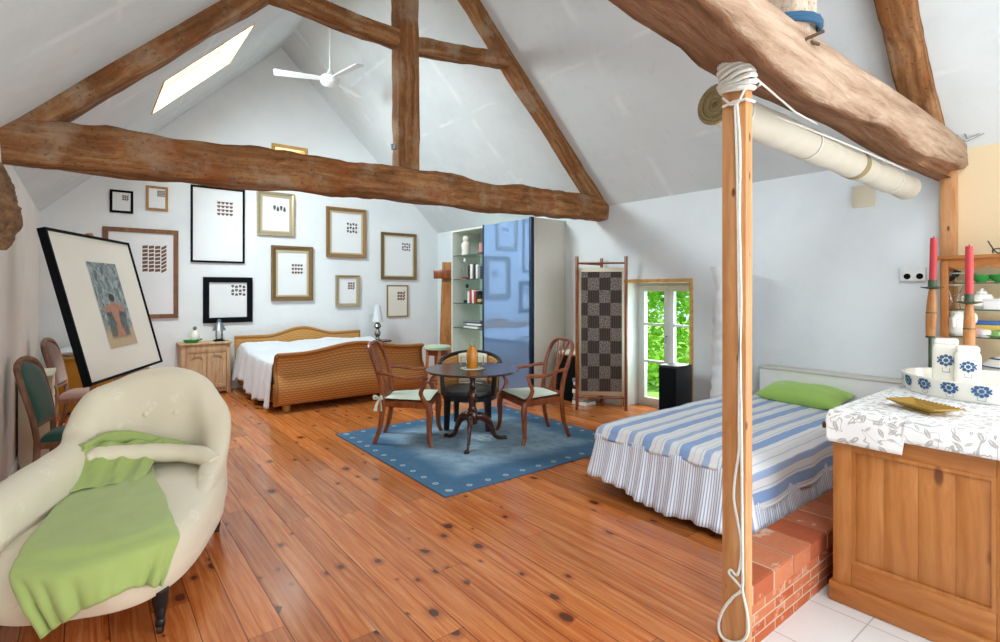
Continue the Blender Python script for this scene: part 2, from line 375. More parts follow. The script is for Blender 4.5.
tw = g.math('ADD', .09, g.math('MULTIPLY', g.math('ABSOLUTE', g.math('SUBTRACT', wy, .27)), .35))
torso = g.math('MULTIPLY', g.math('SUBTRACT', 1., g.smooth(g.math('SUBTRACT', ax, tw), -.02, .02)), g.math('MULTIPLY', g.smooth(wy, .1, .13), g.math('SUBTRACT', 1., g.smooth(wy, .5, .54))))
arms = g.math('MULTIPLY', g.math('SUBTRACT', 1., g.smooth(g.math('ABSOLUTE', g.math('SUBTRACT', wy, g.math('ADD', .48, g.math('MULTIPLY', ax, -.12)))), .03, .05)), g.math('SUBTRACT', 1., g.smooth(ax, .32, .38)))
c = g.mix(g.math('MAXIMUM', torso, arms), c, g.mix(n, '#85543f', '#c99880'))
hx = g.math('DIVIDE', wx, .1); hy = g.math('DIVIDE', g.math('SUBTRACT', wy, .585), .055)
head = g.math('SUBTRACT', 1., g.smooth(g.math('ADD', g.math('MULTIPLY', hx, hx), g.math('MULTIPLY', hy, hy)), .7, 1.1))
g.col(g.mix(head, c, '#2b2f33')); M['painting'] = g.m
g = G('rice_paper', '#e6e8ea', .9, 0, .1); v = g.co(); g.P(Subsurface_Weight=.0)
x, y, z = g.sep(v); g.bump(g.math('ADD', g.noise(v, 14, 4), g.math('MULTIPLY', g.math('SINE', g.math('MULTIPLY', z, 40.)), .3)), .5, .02); M['ricepaper'] = g.m
g = G('leaf', '#7fbf30', .5, 0, .3); v = g.co(); n = g.noise(v, 1.6, 3)
c = g.ramp(n, (.3, '#4d8a1e'), (.5, '#86c035'), (.7, '#b9dc55')); g.col(c)
tr = g.node('BsdfTranslucent', {0: c}); mx = g.node('MixShader', {0: .5, 1: g.b.outputs[0], 2: tr.outputs[0]})
g.t.links.new(mx.outputs[0], g.t.nodes['Material Output'].inputs[0]); M['leaf'] = g.m
M['trunk'] = plain('tree_bark', '#5b4a38', .9, var=.4, sc=12)
M['grass'] = plain('grass', '#7fae45', .9, var=.3, sc=5)
M['bluemotif'] = M['ceramblue']

# ---------------------------------------------------------------- mesh helpers
def box(bm, c, s, bev=0, rot=None, seg=2):
    r = bmesh.ops.create_cube(bm, size=1); vs = r['verts']
    for q in vs: q.co = Vector((q.co.x * s[0], q.co.y * s[1], q.co.z * s[2]))
    if bev:
        es = list({e for q in vs for e in q.link_edges})
        rb = bmesh.ops.bevel(bm, geom=es, offset=bev, segments=seg, affect='EDGES', profile=.5)
        vs = list({q for f in rb['faces'] for q in f.verts} | {q for q in vs if q.is_valid})
    mt = Matrix.Translation(c) @ (rot.to_4x4() if rot else Matrix())
    for q in vs: q.co = mt @ q.co
    return vs
def bx(lo, hi, bev=0):
    bm = bmesh.new(); add_box(bm, lo, hi, bev); return bm
def add_box(bm, lo, hi, bev=0):
    return box(bm, [(a + b) / 2 for a, b in zip(lo, hi)], [b - a for a, b in zip(lo, hi)], bev)
def lathe(bm, prof, seg=24, c=(0, 0, 0), mt=None, sx=1., sy=1.):
    c = Vector(c); rings = []
    for r, z in prof:
        if r < 1e-6: rings.append([bm.verts.new((0, 0, z))])
        else: rings.append([bm.verts.new((r * math.cos(2 * PI * k / seg) * sx, r * math.sin(2 * PI * k / seg) * sy, z)) for k in range(seg)])
    for a, b in zip(rings, rings[1:]):
        for k in range(seg):
            k2 = (k + 1) % seg
            if len(a) == 1 and len(b) == 1: continue
            if len(a) == 1: bm.faces.new((a[0], b[k], b[k2]))
            elif len(b) == 1: bm.faces.new((a[k], a[k2], b[0]))
            else: bm.faces.new((a[k], a[k2], b[k2], b[k]))
    if len(rings[0]) > 1: bm.faces.new(rings[0][::-1])
    if len(rings[-1]) > 1: bm.faces.new(rings[-1])
    for rr in rings:
        for q in rr: q.co = ((mt @ q.co) if mt else q.co) + c
def catmull(pts, n):
    pts = [Vector(p) for p in pts]; out = []
    P = [pts[0] * 2 - pts[1]] + pts + [pts[-1] * 2 - pts[-2]]
    for i in range(1, len(P) - 2):
        for k in range(n):
            t = k / n; a, b, c, d = P[i - 1], P[i], P[i + 1], P[i + 2]
            out.append(.5 * ((2 * b) + (c - a) * t + (2 * a - 5 * b + 4 * c - d) * t * t + (3 * b - a - 3 * c + d) * t ** 3))
    out.append(pts[-1]); return out
def tube(bm, pts, r, seg=8, closed=False, flat=1., up=(0, 0, 1), cap=True, square=False):
    """sweep; r a number or one per point; flat scales the second axis; up fixes the section's first axis"""
    pts = [Vector(p) for p in pts]; n = len(pts)
    rr = r if isinstance(r, (list, tuple)) else [r] * n
    if len(rr) != n:
        rr = [rr[min(len(rr) - 1, int(i * (len(rr) - 1) / (n - 1)))] * (1 - (i * (len(rr) - 1) / (n - 1)) % 1) + rr[min(len(rr) - 1, int(i * (len(rr) - 1) / (n - 1)) + 1)] * ((i * (len(rr) - 1) / (n - 1)) % 1) for i in range(n)]
    rings = []; pa = None
    for i, p in enumerate(pts):
        if closed: t = pts[(i + 1) % n] - pts[i - 1]
        else: t = pts[min(i + 1, n - 1)] - pts[max(i - 1, 0)]
        t.normalize()
        if pa is None:
            a = Vector(up) - t * Vector(up).dot(t)
            if a.length < 1e-3: a = Vector((1, 0, .01)) - t * t.x
        else: a = pa - t * pa.dot(t)
        a.normalize(); pa = a; b = t.cross(a)
        ring = []
        for k in range(seg):
            th = 2 * PI * (k + (.5 if square else 0)) / seg
            ca, cb = math.cos(th), math.sin(th)
            if square:
                m = max(abs(ca), abs(cb)); ca, cb = ca / m, cb / m
            ring.append(bm.verts.new(p + (a * ca + b * cb * flat) * rr[i]))
        rings.append(ring)
    pairs = list(zip(rings, rings[1:])) + ([(rings[-1], rings[0])] if closed else [])
    for A, B in pairs:
        for k in range(seg): bm.faces.new((A[k], A[(k + 1) % seg], B[(k + 1) % seg], B[k]))
    if cap and not closed: bm.faces.new(rings[0][::-1]); bm.faces.new(rings[-1])
def grid(bm, nu, nv, f, uv=None, cu=False):
    V = [[bm.verts.new(f(i / nu, j / nv)) for j in range(nv + 1)] for i in range(nu if cu else nu + 1)]
    ul = bm.loops.layers.uv.verify() if uv else None
    for i in range(nu):
        for j in range(nv):
            i2 = (i + 1) % nu if cu else i + 1
            fc = bm.faces.new((V[i][j], V[i2][j], V[i2][j + 1], V[i][j + 1]))
            if uv:
                for l, (a, b) in zip(fc.loops, ((i, j), (i + 1, j), (i + 1, j + 1), (i, j + 1))): l[ul].uv = uv(a / nu, b / nv)
    return V
def prism(bm, poly, t, mt):
    """polygon in local XY extruded by t along local Z"""
    a = [bm.verts.new(mt @ Vector((x, y, 0))) for x, y in poly]; b = [bm.verts.new(mt @ Vector((x, y, t))) for x, y in poly]
    bm.faces.new(a[::-1]); bm.faces.new(b)
    for k in range(len(poly)): bm.faces.new((a[k], a[(k + 1) % len(a)], b[(k + 1) % len(a)], b[k]))
def thick(o, t, off=-1.):
    m = o.modifiers.new('thick', 'SOLIDIFY'); m.thickness = t; m.offset = off; return o
XF = {}
def obj(name, bm, mat, parent=None, world=False, ang=40, fixn=True):
    if fixn: bmesh.ops.recalc_face_normals(bm, faces=bm.faces)
    if world and parent is not None: bm.transform(XF[parent.name].inverted())
    me = bpy.data.meshes.new(name); bm.to_mesh(me); bm.free()
    me.polygons.foreach_set('use_smooth', [True] * len(me.polygons)); me.set_sharp_from_angle(angle=math.radians(ang))
    me.materials.append(M[mat] if isinstance(mat, str) else mat)
    o = bpy.data.objects.new(name, me); COL.objects.link(o)
    if parent is not None: o.parent = parent; XF[o.name] = XF[parent.name]
    else: XF[o.name] = Matrix()
    return o
def thing(name, label, cat, loc=(0, 0, 0), rotz=0, group=None):
    o = bpy.data.objects.new(name, None); COL.objects.link(o)
    o.location = loc; o.rotation_euler = (0, 0, rotz); o.empty_display_size = .05
    XF[o.name] = Matrix.Translation(loc) @ Matrix.Rotation(rotz, 4, 'Z')
    o['label'] = label; o['category'] = cat
    if group: o['group'] = group
    return o
def solo(name, bm, mat, label, cat, loc, group=None, ang=40):
    """a thing of one mesh built in world coordinates, with its origin at loc"""
    bm.transform(Matrix.Translation(-Vector(loc)))
    o = obj(name, bm, mat, ang=ang); o.location = loc; XF[o.name] = Matrix.Translation(loc)
    o['label'] = label; o['category'] = cat
    if group: o['group'] = group
    return o
def struct(name, bm, mat, parent=None, ang=40):
    o = obj(name, bm, mat, parent, ang=ang)
    if parent is None: o['kind'] = 'structure'
    return o
def dup(root, loc, rotz, label, group=None, name=None):
    r = root.copy(); COL.objects.link(r); r.location = loc; r.rotation_euler = (0, 0, rotz); r['label'] = label
    if group: r['group'] = group
    for ch in list(root.children):
        c = ch.copy(); COL.objects.link(c); c.parent = r
        for gch in ch.children:
            d = gch.copy(); COL.objects.link(d); d.parent = c
    return r

M['sage'] = cloth('sage_seat', '#a9bda0', .8, .05)
M['slip'] = plain('pale_gilt_slip', '#c2b594', .4, .25, var=.1, sc=30)
# ---------------------------------------------------------------- the room
XL, XR, YG, YF = -.48, 5.80, 9.45, -2.6
XRG, ZRG, ZL, ZR = 2.66, 5.78, 2.652, 2.79
SL, SR = (ZRG - ZL) / (XRG - XL), (ZRG - ZR) / (XR - XRG)
def roofz(x): return ZL + SL * (x - XL) if x < XRG else ZR + SR * (XR - x)
bm = bmesh.new(); add_box(bm, (XL - .3, 1.287, -.12), (2.6, 1.42, 0)); add_box(bm, (XL - .3, 1.42, -.12), (XR + .55, YG + .3, 0)); struct('floor', bm, 'floor')
bm = bmesh.new(); add_box(bm, (XL - .3, YF - .3, -.35), (XR + .3, 1.30, -.2)); struct('floor_tiles', bm, 'tile')
# left wall, gable wall with a small window, right wall with a garden door
bm = bmesh.new(); add_box(bm, (XL - .3, YF, -.35), (XL, YG + .3, ZL + .25)); struct('wall_left', bm, 'left')
bm = bmesh.new(); add_box(bm, (XL, 2.0, 0), (XL + .015, YG, .11), .004); struct('baseboard_left', bm, 'whitep')
def gable(y0, y1, hole, mat, name):
    bm = bmesh.new(); x0, x1, z0, z1 = hole
    outline = [(XL - .3, -.35), (XR + .3, -.35), (XR + .3, ZR - .3 * SR + .1), (XRG, ZRG + .1), (XL - .3, ZL - .3 * SL + .1)]
    def col(xa, xb, za, zb):   # column piece; zb None = up to the roof
        p = [(xa, za), (xb, za)]
        if zb is None:
            p.append((xb, roofz(xb) + .08))
            if xa < XRG < xb: p.append((XRG, ZRG + .08))
            p.append((xa, roofz(xa) + .08))
        else: p += [(xb, zb), (xa, zb)]
        prism(bm, p, y1 - y0, Matrix(((1, 0, 0, 0), (0, 0, -1, y1), (0, 1, 0, 0), (0, 0, 0, 1))))
    col(XL - .3, x0, -.35, None); col(x1, XR + .3, -.35, None); col(x0, x1, -.35, z0); col(x0, x1, z1, None)
    struct(name, bm, mat)
GW = (2.53, 3.08, 3.5, 4.08)
gable(YG, YG + .3, GW, 'gable', 'wall_back')
gable(YF - .3, YF, (.2, 5.0, .5, 2.9), 'wall', 'wall_front')  # wide opening out of view, put in for the front fill light
bm = bmesh.new()
DY0, DY1, DZ1, DX = 3.61, 4.63, 1.70, 6.15
KW = (-2.1, -.5, .75, 2.3)  # unseen opening added in the right wall for the side fill light
add_box(bm, (XR, YF, -.35), (XR + .55, KW[0], ZR + .1)); add_box(bm, (XR, KW[0], -.35), (XR + .55, KW[1], KW[2])); add_box(bm, (XR, KW[0], KW[3]), (XR + .55, KW[1], ZR + .1)); add_box(bm, (XR, KW[1], -.35), (XR + .55, DY0, ZR + .1)); add_box(bm, (XR, DY1, -.35), (XR + .55, YG + .3, ZR + .1)); add_box(bm, (XR, DY0, DZ1), (XR + .55, DY1, ZR + .1))
struct('wall_right', bm, 'wallr')
# roof slopes (ceiling)
SKY = (.645, 1.535, 6.47, 7.80)
def slope_mat(xa, za, xb, zb):     # local x along slope, local y along room, z outwards
    d = Vector((xb - xa, 0, zb - za)); L = d.length; d.normalize(); nrm = Vector((-d.z, 0, d.x))
    return Matrix(((d.x, 0, nrm.x, xa), (0, 1, 0, 0), (d.z, 0, nrm.z, za), (0, 0, 0, 1))), L
mt, L = slope_mat(XL - .3, ZL - .3 * SL, XRG, ZRG)
k = math.sqrt(1 + SL * SL)
s0, s1 = (SKY[0] - XL + .3) * k, (SKY[1] - XL + .3) * k
bm = bmesh.new()
SK2 = (-1.3, .05)
for a, b, c, d in ((0, s0, YF - .3, YG + .3), (s1, L + .1, YF - .3, YG + .3), (s0, s1, YF - .3, SK2[0]), (s0, s1, SK2[1], SKY[2]), (s0, s1, SKY[3], YG + .3)):
    vs = box(bm, ((a + b) / 2, (c + d) / 2, .09), (b - a, d - c, .18))
    for q in vs: q.co = mt @ q.co
struct('ceiling_left', bm, 'roofp')
mtL, s0L, s1L = mt, s0, s1
bm = bmesh.new(); mt2, L2 = slope_mat(XRG, ZRG, XR + .3, ZR - .3 * SR)
vs = box(bm, (L2 / 2 - .05, (YF + YG) / 2, .09), (L2 + .1, YG - YF + .6, .18))
for q in vs: q.co = mt2 @ q.co
# faint seams of the plasterboard sheets
struct('ceiling_right', bm, 'roofp')  # added ambient fill from behind the camera, through an assumed opening
# skylight: wooden lining and pane; added fill to brighten the left wall and chaise; its window is invented
def framebars(bm, a, b, c, d, w, z0, z1, mt=None):
    for lo, hi in (((a, c, z0), (a + w, d, z1)), ((b - w, c, z0), (b, d, z1)), ((a + w, c, z0), (b - w, c + w, z1)), ((a + w, d - w, z0), (b - w, d, z1))):
        vs = add_box(bm, lo, hi)
        if mt is not None:
            for q in vs: q.co = mt @ q.co
win = bpy.data.objects.new('window_1', None); COL.objects.link(win); XF[win.name] = Matrix(); win['kind'] = 'structure'
bm = bmesh.new(); framebars(bm, s0L, s1L, SKY[2], SKY[3], .022, -.006, .17, mtL); obj('window_frame', bm, 'trimy', win)
bm = bmesh.new(); vs = box(bm, ((s0L + s1L) / 2, (SKY[2] + SKY[3]) / 2, .13), (s1L - s0L - .04, SKY[3] - SKY[2] - .04, .006))
for q in vs: q.co = mtL @ q.co
obj('pane', bm, 'pane', win)
# gable window
win = bpy.data.objects.new('window_2', None); COL.objects.link(win); XF[win.name] = Matrix(); win['kind'] = 'structure'
W90 = Matrix(((1, 0, 0, 0), (0, 0, 1, YG), (0, 1, 0, 0), (0, 0, 0, 1)))
bm = bmesh.new(); framebars(bm, GW[0] - .03, GW[1] + .03, GW[2] - .03, GW[3] + .03, .06, -.012, .03, W90); framebars(bm, GW[0], GW[1], GW[2], GW[3], .02, .03, .25, W90); obj('window_frame', bm, 'trimy', win)
bm = bmesh.new(); add_box(bm, (GW[0] + .01, YG + .2, GW[2] + .01), (GW[1] - .01, YG + .206, GW[3] - .01)); obj('pane', bm, 'pane', win)
# garden door in its recess
bm = bmesh.new()
add_box(bm, (XR - .012, DY0 - .045, 0), (XR + .03, DY0, DZ1 + .045), .003); add_box(bm, (XR - .012, DY1, 0), (XR + .03, DY1 + .03, DZ1 + .045), .003); add_box(bm, (XR - .012, DY0, DZ1), (XR + .33, DY1, DZ1 + .045), .003)
struct('trim_1', bm, 'trimy')
door = bpy.data.objects.new('door_1', None); COL.objects.link(door); XF[door.name] = Matrix(); door['kind'] = 'structure'
bm = bmesh.new(); D90 = Matrix(((0, 0, 1, DX), (1, 0, 0, 0), (0, 1, 0, 0), (0, 0, 0, 1)))
framebars(bm, DY0, DY1, .0, DZ1, .045, -.01, .07, D90); obj('door_frame', bm, 'winwhite', door)
YM = (DY0 + DY1) / 2
for a, b in ((DY0 + .045, YM), (YM, DY1 - .045)):
    bm = bmesh.new(); framebars(bm, a + .002, b - .002, .047, DZ1 - .047, .07, -.03, .03, D90)
    for zz in (.62, 1.13): add_box(bm, (DX - .02, a + .06, zz - .016), (DX + .02, b - .06, zz + .016))
    lf = obj('door_leaf', bm, 'winwhite', door)
    bm = bmesh.new(); add_box(bm, (DX - .002, a + .06, .1), (DX + .002, b - .06, DZ1 - .1)); obj('pane', bm, 'pane', lf)
bm = bmesh.new(); tube(bm, [(DX - .03, YM + .03, .98), (DX - .07, YM + .03, .98), (DX - .075, YM + .02, .97), (DX - .075, YM + .02, .9)], .01, 8); obj('door_handle', bm, 'steel', door)
# brick dwarf wall on the edge of the raised boards
bm = bmesh.new(); prism(bm, [(2.60, 1.288), (XR, 1.288), (XR, 1.54), (2.90, 1.54)], .218, Matrix.Translation((0, 0, -.2))); wb = struct('wall_brick', bm, 'brick')
bm = bmesh.new(); cx = 2.39 + .232 * 2; x = 2.60
while x < XR:
    x2 = min(cx, XR); h = .107 + rnd.uniform(-.004, .004); j = rnd.uniform(-.004, .004)
    xa, xb = (x, 2.895) if x < 2.61 else (x + .002, x + .002)
    if x < 2.61: x2 = 2.39 + .232 * 3; cx = x2
    prism(bm, [(xa, 1.283 + j), (x2 - .002, 1.283 + j), (x2 - .002, 1.55 + j), (xb, 1.55 + j)], h, Matrix.Translation((0, 0, .018)))
    x = x2; cx += .232
bmesh.ops.bevel(bm, geom=bm.edges[:], offset=.006, segments=2, affect='EDGES')
struct('brick_cap', bm, 'brickcap', wb)

# ---------------------------------------------------------------- old timbers
def log(name, p0, p1, w, h, mat, n=40, rough=.02, seed=0, sec=None, wav=.02, corner=.72, up=(0, 0, 1), mid=None, structural=True):
    """rough-hewn timber from p0 to p1; built along its own X so the grain follows; w across, h in the up plane"""
    p0, p1 = Vector(p0), Vector(p1); d = p1 - p0; L = d.length; ax = d.normalized()
    zv = Vector(up) - ax * Vector(up).dot(ax); zv.normalize(); yv = zv.cross(ax)
    bm = bmesh.new(); S = 20; rings = []
    for i in range(n + 1):
        t = i / n; s = sec(t) if sec else 1.
        oy = wav * noise.noise(Vector((t * L * .7, seed, 3.1))); oz = wav * noise.noise(Vector((t * L * .7, seed, 9.7)))
        if mid: oz += mid * 4 * t * (1 - t)
        ring = []
        for k in range(S):
            a = 2 * PI * k / S; ca, sa = math.cos(a), math.sin(a)
            e = corner * .45
            y = math.copysign(abs(ca) ** e, ca) * w / 2 * s; z = math.copysign(abs(sa) ** e, sa) * h / 2 * s
            nn = noise.noise(Vector((t * L * 2.2, y * 9 + seed * 5, z * 9))) + .6 * noise.noise(Vector((t * L * 7, y * 16 + seed, z * 16)))
            f = 1 + rough * nn / max(.05, math.hypot(y, z))
            ring.append(bm.verts.new((t * L, y * f + oy, z * f + oz)))
        rings.append(ring)
    for A, B in zip(rings, rings[1:]):
        for k in range(S): bm.faces.new((A[k], A[(k + 1) % S], B[(k + 1) % S], B[k]))
    bm.faces.new(rings[0][::-1]); bm.faces.new(rings[-1])
    o = obj(name, bm, mat, ang=60)
    o.matrix_world = Matrix(((ax.x, yv.x, zv.x, p0.x), (ax.y, yv.y, zv.y, p0.y), (ax.z, yv.z, zv.z, p0.z), (0, 0, 0, 1)))
    if structural: o['kind'] = 'structure'
    return o
YB = 4.98
log('tie_beam', (XL - .1, YB, 2.655), (XR - .0, YB, 2.735), .27, .30, 'oak', 90, .03, 1, lambda t: 1.0 + .1 * math.sin(3 * t + .5) + (.08 if t > .8 else 0), .07)
log('king_post', (2.66, YB, 2.85), (2.66, YB, 5.72), .24, .22, 'oak', 40, .012, 2, None, .02, up=(0, 1, 0))
log('rafter', (-.35, YB, 2.72), (2.62, YB, 5.62), .22, .2, 'oak', 40, .018, 3, None, .04)
log('rafter', (5.66, YB, 2.86), (2.76, YB, 5.64), .2, .17, 'oak', 40, .014, 4, None, .03)
log('collar_beam', (2.58, YB, 4.20), (1.1, YB, 4.29), .17, .17, 'oak', 24, .014, 5, None, .03)
log('collar_beam', (2.74, YB, 4.20), (4.02, YB, 4.38), .16, .17, 'oak', 24, .014, 6, None, .02)
# the great limewashed beam across the front of the room
BX = [-.5, .9, 1.65, 1.9, 2.15, 2.4, 2.7, 3.3, 3.85, 4.6, 5.2, 5.79]
BBY = [1.42, 1.42, 1.42, 1.42, 1.42, 1.42, 1.42, 1.42, 1.40, 1.34, 1.29, 1.24]
BBZ = [2.74, 2.80, 2.79, 2.76, 2.745, 2.69, 2.68, 2.69, 2.69, 2.61, 2.575, 2.55]
BFZ = [2.68, 2.74, 2.70, 2.67, 2.62, 2.565, 2.53, 2.555, 2.60, 2.55, 2.60, 2.62]
BTZ = [2.86, 2.87, 2.86, 2.85, 2.84, 2.84, 2.835, 2.84, 2.855, 2.865, 2.865, 2.86]
def interp(xs, ys, x):
    for a, b, c, d in zip(xs, xs[1:], ys, ys[1:]):
        if x <= b: t = (x - a) / (b - a); t = t * t * (3 - 2 * t); return c + (d - c) * t
    return ys[-1]
bm = bmesh.new(); wl = bm.verts.layers.float.new('wear'); rings = []; N = 110
for i in range(N + 1):
    x = BX[0] + (BX[-1] - BX[0]) * i / N
    by, bz, fz, tz = (interp(BX, q, x) for q in (BBY, BBZ, BFZ, BTZ))
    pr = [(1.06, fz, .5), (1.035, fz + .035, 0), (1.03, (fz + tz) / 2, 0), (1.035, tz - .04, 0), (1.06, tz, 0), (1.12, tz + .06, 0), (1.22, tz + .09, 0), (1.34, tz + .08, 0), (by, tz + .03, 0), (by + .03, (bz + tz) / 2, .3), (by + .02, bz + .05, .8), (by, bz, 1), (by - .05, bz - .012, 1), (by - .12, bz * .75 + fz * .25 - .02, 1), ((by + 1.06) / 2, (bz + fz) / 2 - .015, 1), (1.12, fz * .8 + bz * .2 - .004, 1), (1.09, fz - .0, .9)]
    ring = []
    for y, z, w in pr:
        nn = .016 * noise.noise(Vector((x * 3, y * 9, z * 9))) + .008 * noise.noise(Vector((x * 9, y * 22, z * 22)))
        q = bm.verts.new((x, y + nn, z + nn)); q[wl] = w; ring.append(q)
    rings.append(ring)
S = len(rings[0])
for A, B in zip(rings, rings[1:]):
    for k in range(S): bm.faces.new((A[k], A[(k + 1) % S], B[(k + 1) % S], B[k]))
bm.faces.new(rings[0][::-1]); bm.faces.new(rings[-1])
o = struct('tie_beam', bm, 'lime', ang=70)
log('king_post', (2.85, 1.26, 2.80), (2.85, 1.26, 5.6), .3, .25, 'oaklight', 36, .012, 12, None, .02, corner=.4, up=(1, 0, 0))
log('rafter', (5.72, 1.24, 2.80), (2.78, 1.24, 5.58), .22, .2, 'oak', 40, .014, 13, None, .03)
log('rafter', (-.4, 1.24, 2.66), (2.55, 1.24, 5.58), .22, .2, 'oak', 40, .014, 14, None, .03)
# pine posts
PX, PY = 2.317, 1.165
bm = bmesh.new(); add_box(bm, (PX, PY, -.2), (PX + .06, PY + .112, 2.64), .003); struct('post', bm, 'pine')
bm = bmesh.new(); add_box(bm, (5.70, 1.095, -.2), (5.795, 1.195, 2.60), .003); struct('post', bm, 'pine')

# ---------------------------------------------------------------- outside
bm = bmesh.new(); add_box(bm, (XR + .56, -6, -.3), (26, 22, -.06)); o = obj('garden_lawn', bm, 'grass'); o['kind'] = 'structure'
def leafcloud(bm, c, s, n, size, rn):
    for _ in range(n):
        while True:
            p = Vector((rn.uniform(-1, 1), rn.uniform(-1, 1), rn.uniform(-1, 1)))
            if p.length < 1: break
        p = Vector((c[0] + p.x * s[0], c[1] + p.y * s[1], c[2] + p.z * s[2]))
        a = Vector((rn.gauss(0, 1), rn.gauss(0, 1), rn.gauss(0, .6))).normalized(); b = a.orthogonal().normalized()
        b = (Matrix.Rotation(rn.uniform(0, 6.28), 3, a) @ b); z = size * rn.uniform(.6, 1.3)
        v = [bm.verts.new(p + a * z * k1 + b * z * k2) for k1, k2 in ((-1, 0), (-.2, .42), (1, 0), (-.2, -.42))]
        bm.faces.new(v)
bm = bmesh.new(); rl = random.Random(5)
for c, s, n in (((8.9, 6.2, 1.2), (.6, 1.1, 1.4), 1500), ((9.4, 8.0, 2.2), (1.2, 1.6, 2.4), 1800), ((10.5, 5.2, 1.0), (1.3, 1.8, 1.4), 1500), ((7.6, 5.6, .35), (.35, .6, .5), 420), ((12, 7.2, 3.2), (1.6, 2.4, 3), 1700), ((8.0, 5.75, 1.75), (.5, .5, .5), 420)):
    leafcloud(bm, c, s, n, .085, rl)
o = obj('foliage', bm, 'leaf', fixn=False); o['kind'] = 'stuff'; o['label'] = 'sunlit leafy bushes seen through the garden door'; o['category'] = 'foliage'
bm = bmesh.new(); tube(bm, catmull([(7.6, 6.1, -.1), (7.57, 6.07, 1), (7.62, 6.12, 2), (7.58, 6.1, 3.4)], 5), [.12, .1, .09, .07], 10)
solo('tree_trunk', bm, 'trunk', 'ivy shaded tree trunk standing outside behind the garden door panes', 'tree trunk', (7.6, 6.1, -.1))
# ---------------------------------------------------------------- framed prints on the gable wall
GY = YG - .002
def rect_frame(bm, x0, x1, z0, z1, w, d, y=GY, prof=0):
    """mitred moulding on a wall that faces -Y; prof 1 = scooped gilt profile, 0 = flat"""
    sec = [(0, 0), (0, d), (w * .25, d * 1.0), (w * .6, d * .62), (w, d * .55), (w, 0)] if prof else [(0, 0), (0, d), (w, d), (w, 0)]
    ring = []
    for px, pz, sx, sz in ((x0, z0, 1, 1), (x1, z0, -1, 1), (x1, z1, -1, -1), (x0, z1, 1, -1)):
        ring.append([bm.verts.new((px + sx * a, y - b, pz + sz * a)) for a, b in sec])
    for k in range(4):
        A, B = ring[k], ring[(k + 1) % 4]
        for i in range(len(sec) - 1): bm.faces.new((A[i], B[i], B[i + 1], A[i + 1]))
def motif_mesh(kind, x, z, w, h, y):
    """small rows of winged marks, as printed on each sheet"""
    bm = bmesh.new(); t = .002
    def tri(cx, cz, a, b, flip=1):
        for s in (-1, 1):
            p = [(0, b * .5 * flip), (s * a * .5, b * .5 * flip), (s * a * .5, b * .05 * flip), (s * a * .12, -b * .5 * flip), (0, -b * .1 * flip)]
            vs = [bm.verts.new((cx + q, y, cz + r)) for q, r in p]
            bm.faces.new(vs)
    nx, nz, mode = kind
    for i in range(nx):
        for j in range(nz):
            cx = x + (i + .5) * w / nx; cz = z + (j + .5) * h / nz
            a, b = w / nx * .84, h / nz * .74
            if mode == 'heart': tri(cx, cz, a, b)
            elif mode == 'bar':
                sk = .12 * b if i < nx - 1 else .5 * b
                vs = [bm.verts.new((cx + q, y, cz + r)) for q, r in ((-a / 2, -b / 2 - sk), (a / 2, -b / 2 + sk), (a / 2, b / 2 + sk), (-a / 2, b / 2 - sk))]; bm.faces.new(vs)
            else:
                tri(cx, cz, a * .9, b, -1 if (i + j) % 2 else 1)
    return bm
FR = [  # pixels in the wall plane x0,x1,z0,z1, moulding width, depth, frame, paper, motif (cols, rows, kind), motif box fractions, label
 (.285, .565, 2.725, 3.055, .032, .025, 'blackmatte', 'paper', (3, 3, 'bar'), (.52, .56, .8, .8), 'tiny black framed print, topmost and nearest the eaves of the gable wall'),
 (.72, 1.0, 2.80, 3.165, .035, .025, 'darkpine', 'paper', (4, 4, 'bar'), (.5, .58, .86, .84), 'tiny light wooden framed print beside the tiny black framed one'),
 (.205, 1.135, 1.173, 2.515, .065, .03, 'redbrown', 'paper', (4, 7, 'bar'), (.5, .52, .84, .82), 'large orange brown wood framed print with four columns of marks, behind the easel'),
 (1.30, 2.075, 2.04, 3.25, .03, .03, 'blackmatte', 'paper', (4, 4, 'heart'), (.47, .62, .78, .82), 'tall thin black framed print with sixteen winged marks'),
 (2.265, 2.87, 2.53, 3.27, .075, .045, 'silvergold', 'paper', (4, 1, 'wing'), (.42, .55, .78, .72), 'pale gilt framed print with one short row of marks, just under the tie beam'),
 (1.47, 2.195, 1.075, 1.81, .085, .035, 'blackmatte', 'paper', (4, 3, 'wing'), (.55, .58, .86, .84), 'wide black framed print above the nightstand'),
 (2.49, 3.19, 1.415, 2.365, .095, .05, 'bronzegold', 'paper', (4, 3, 'heart'), (.48, .48, .76, .68), 'broad bronze gilt framed print hanging over the wicker headboard'),
 (3.435, 4.20, 2.20, 3.12, .085, .045, 'gold', 'paper', (4, 3, 'wing'), (.5, .5, .78, .72), 'warm gold framed print beneath the foot of the king post'),
 (4.51, 5.275, 1.81, 2.73, .07, .045, 'bronzegold', 'paper', (4, 3, 'wing'), (.58, .62, .84, .8), 'dark gilt framed print closest to the wardrobe'),
 (3.61, 4.07, 1.29, 1.88, .06, .045, 'silvergold', 'paper', (3, 3, 'bar'), (.5, .55, .8, .78), 'little pale gilt framed print between two larger ones, beside the bedside lamp'),
 (4.635, 5.095, 1.07, 1.70, .025, .03, 'gold', 'paperc', (3, 3, 'bar'), (.48, .52, .86, .8), 'narrow gold framed print on cream paper just above the lamp shade'),
]
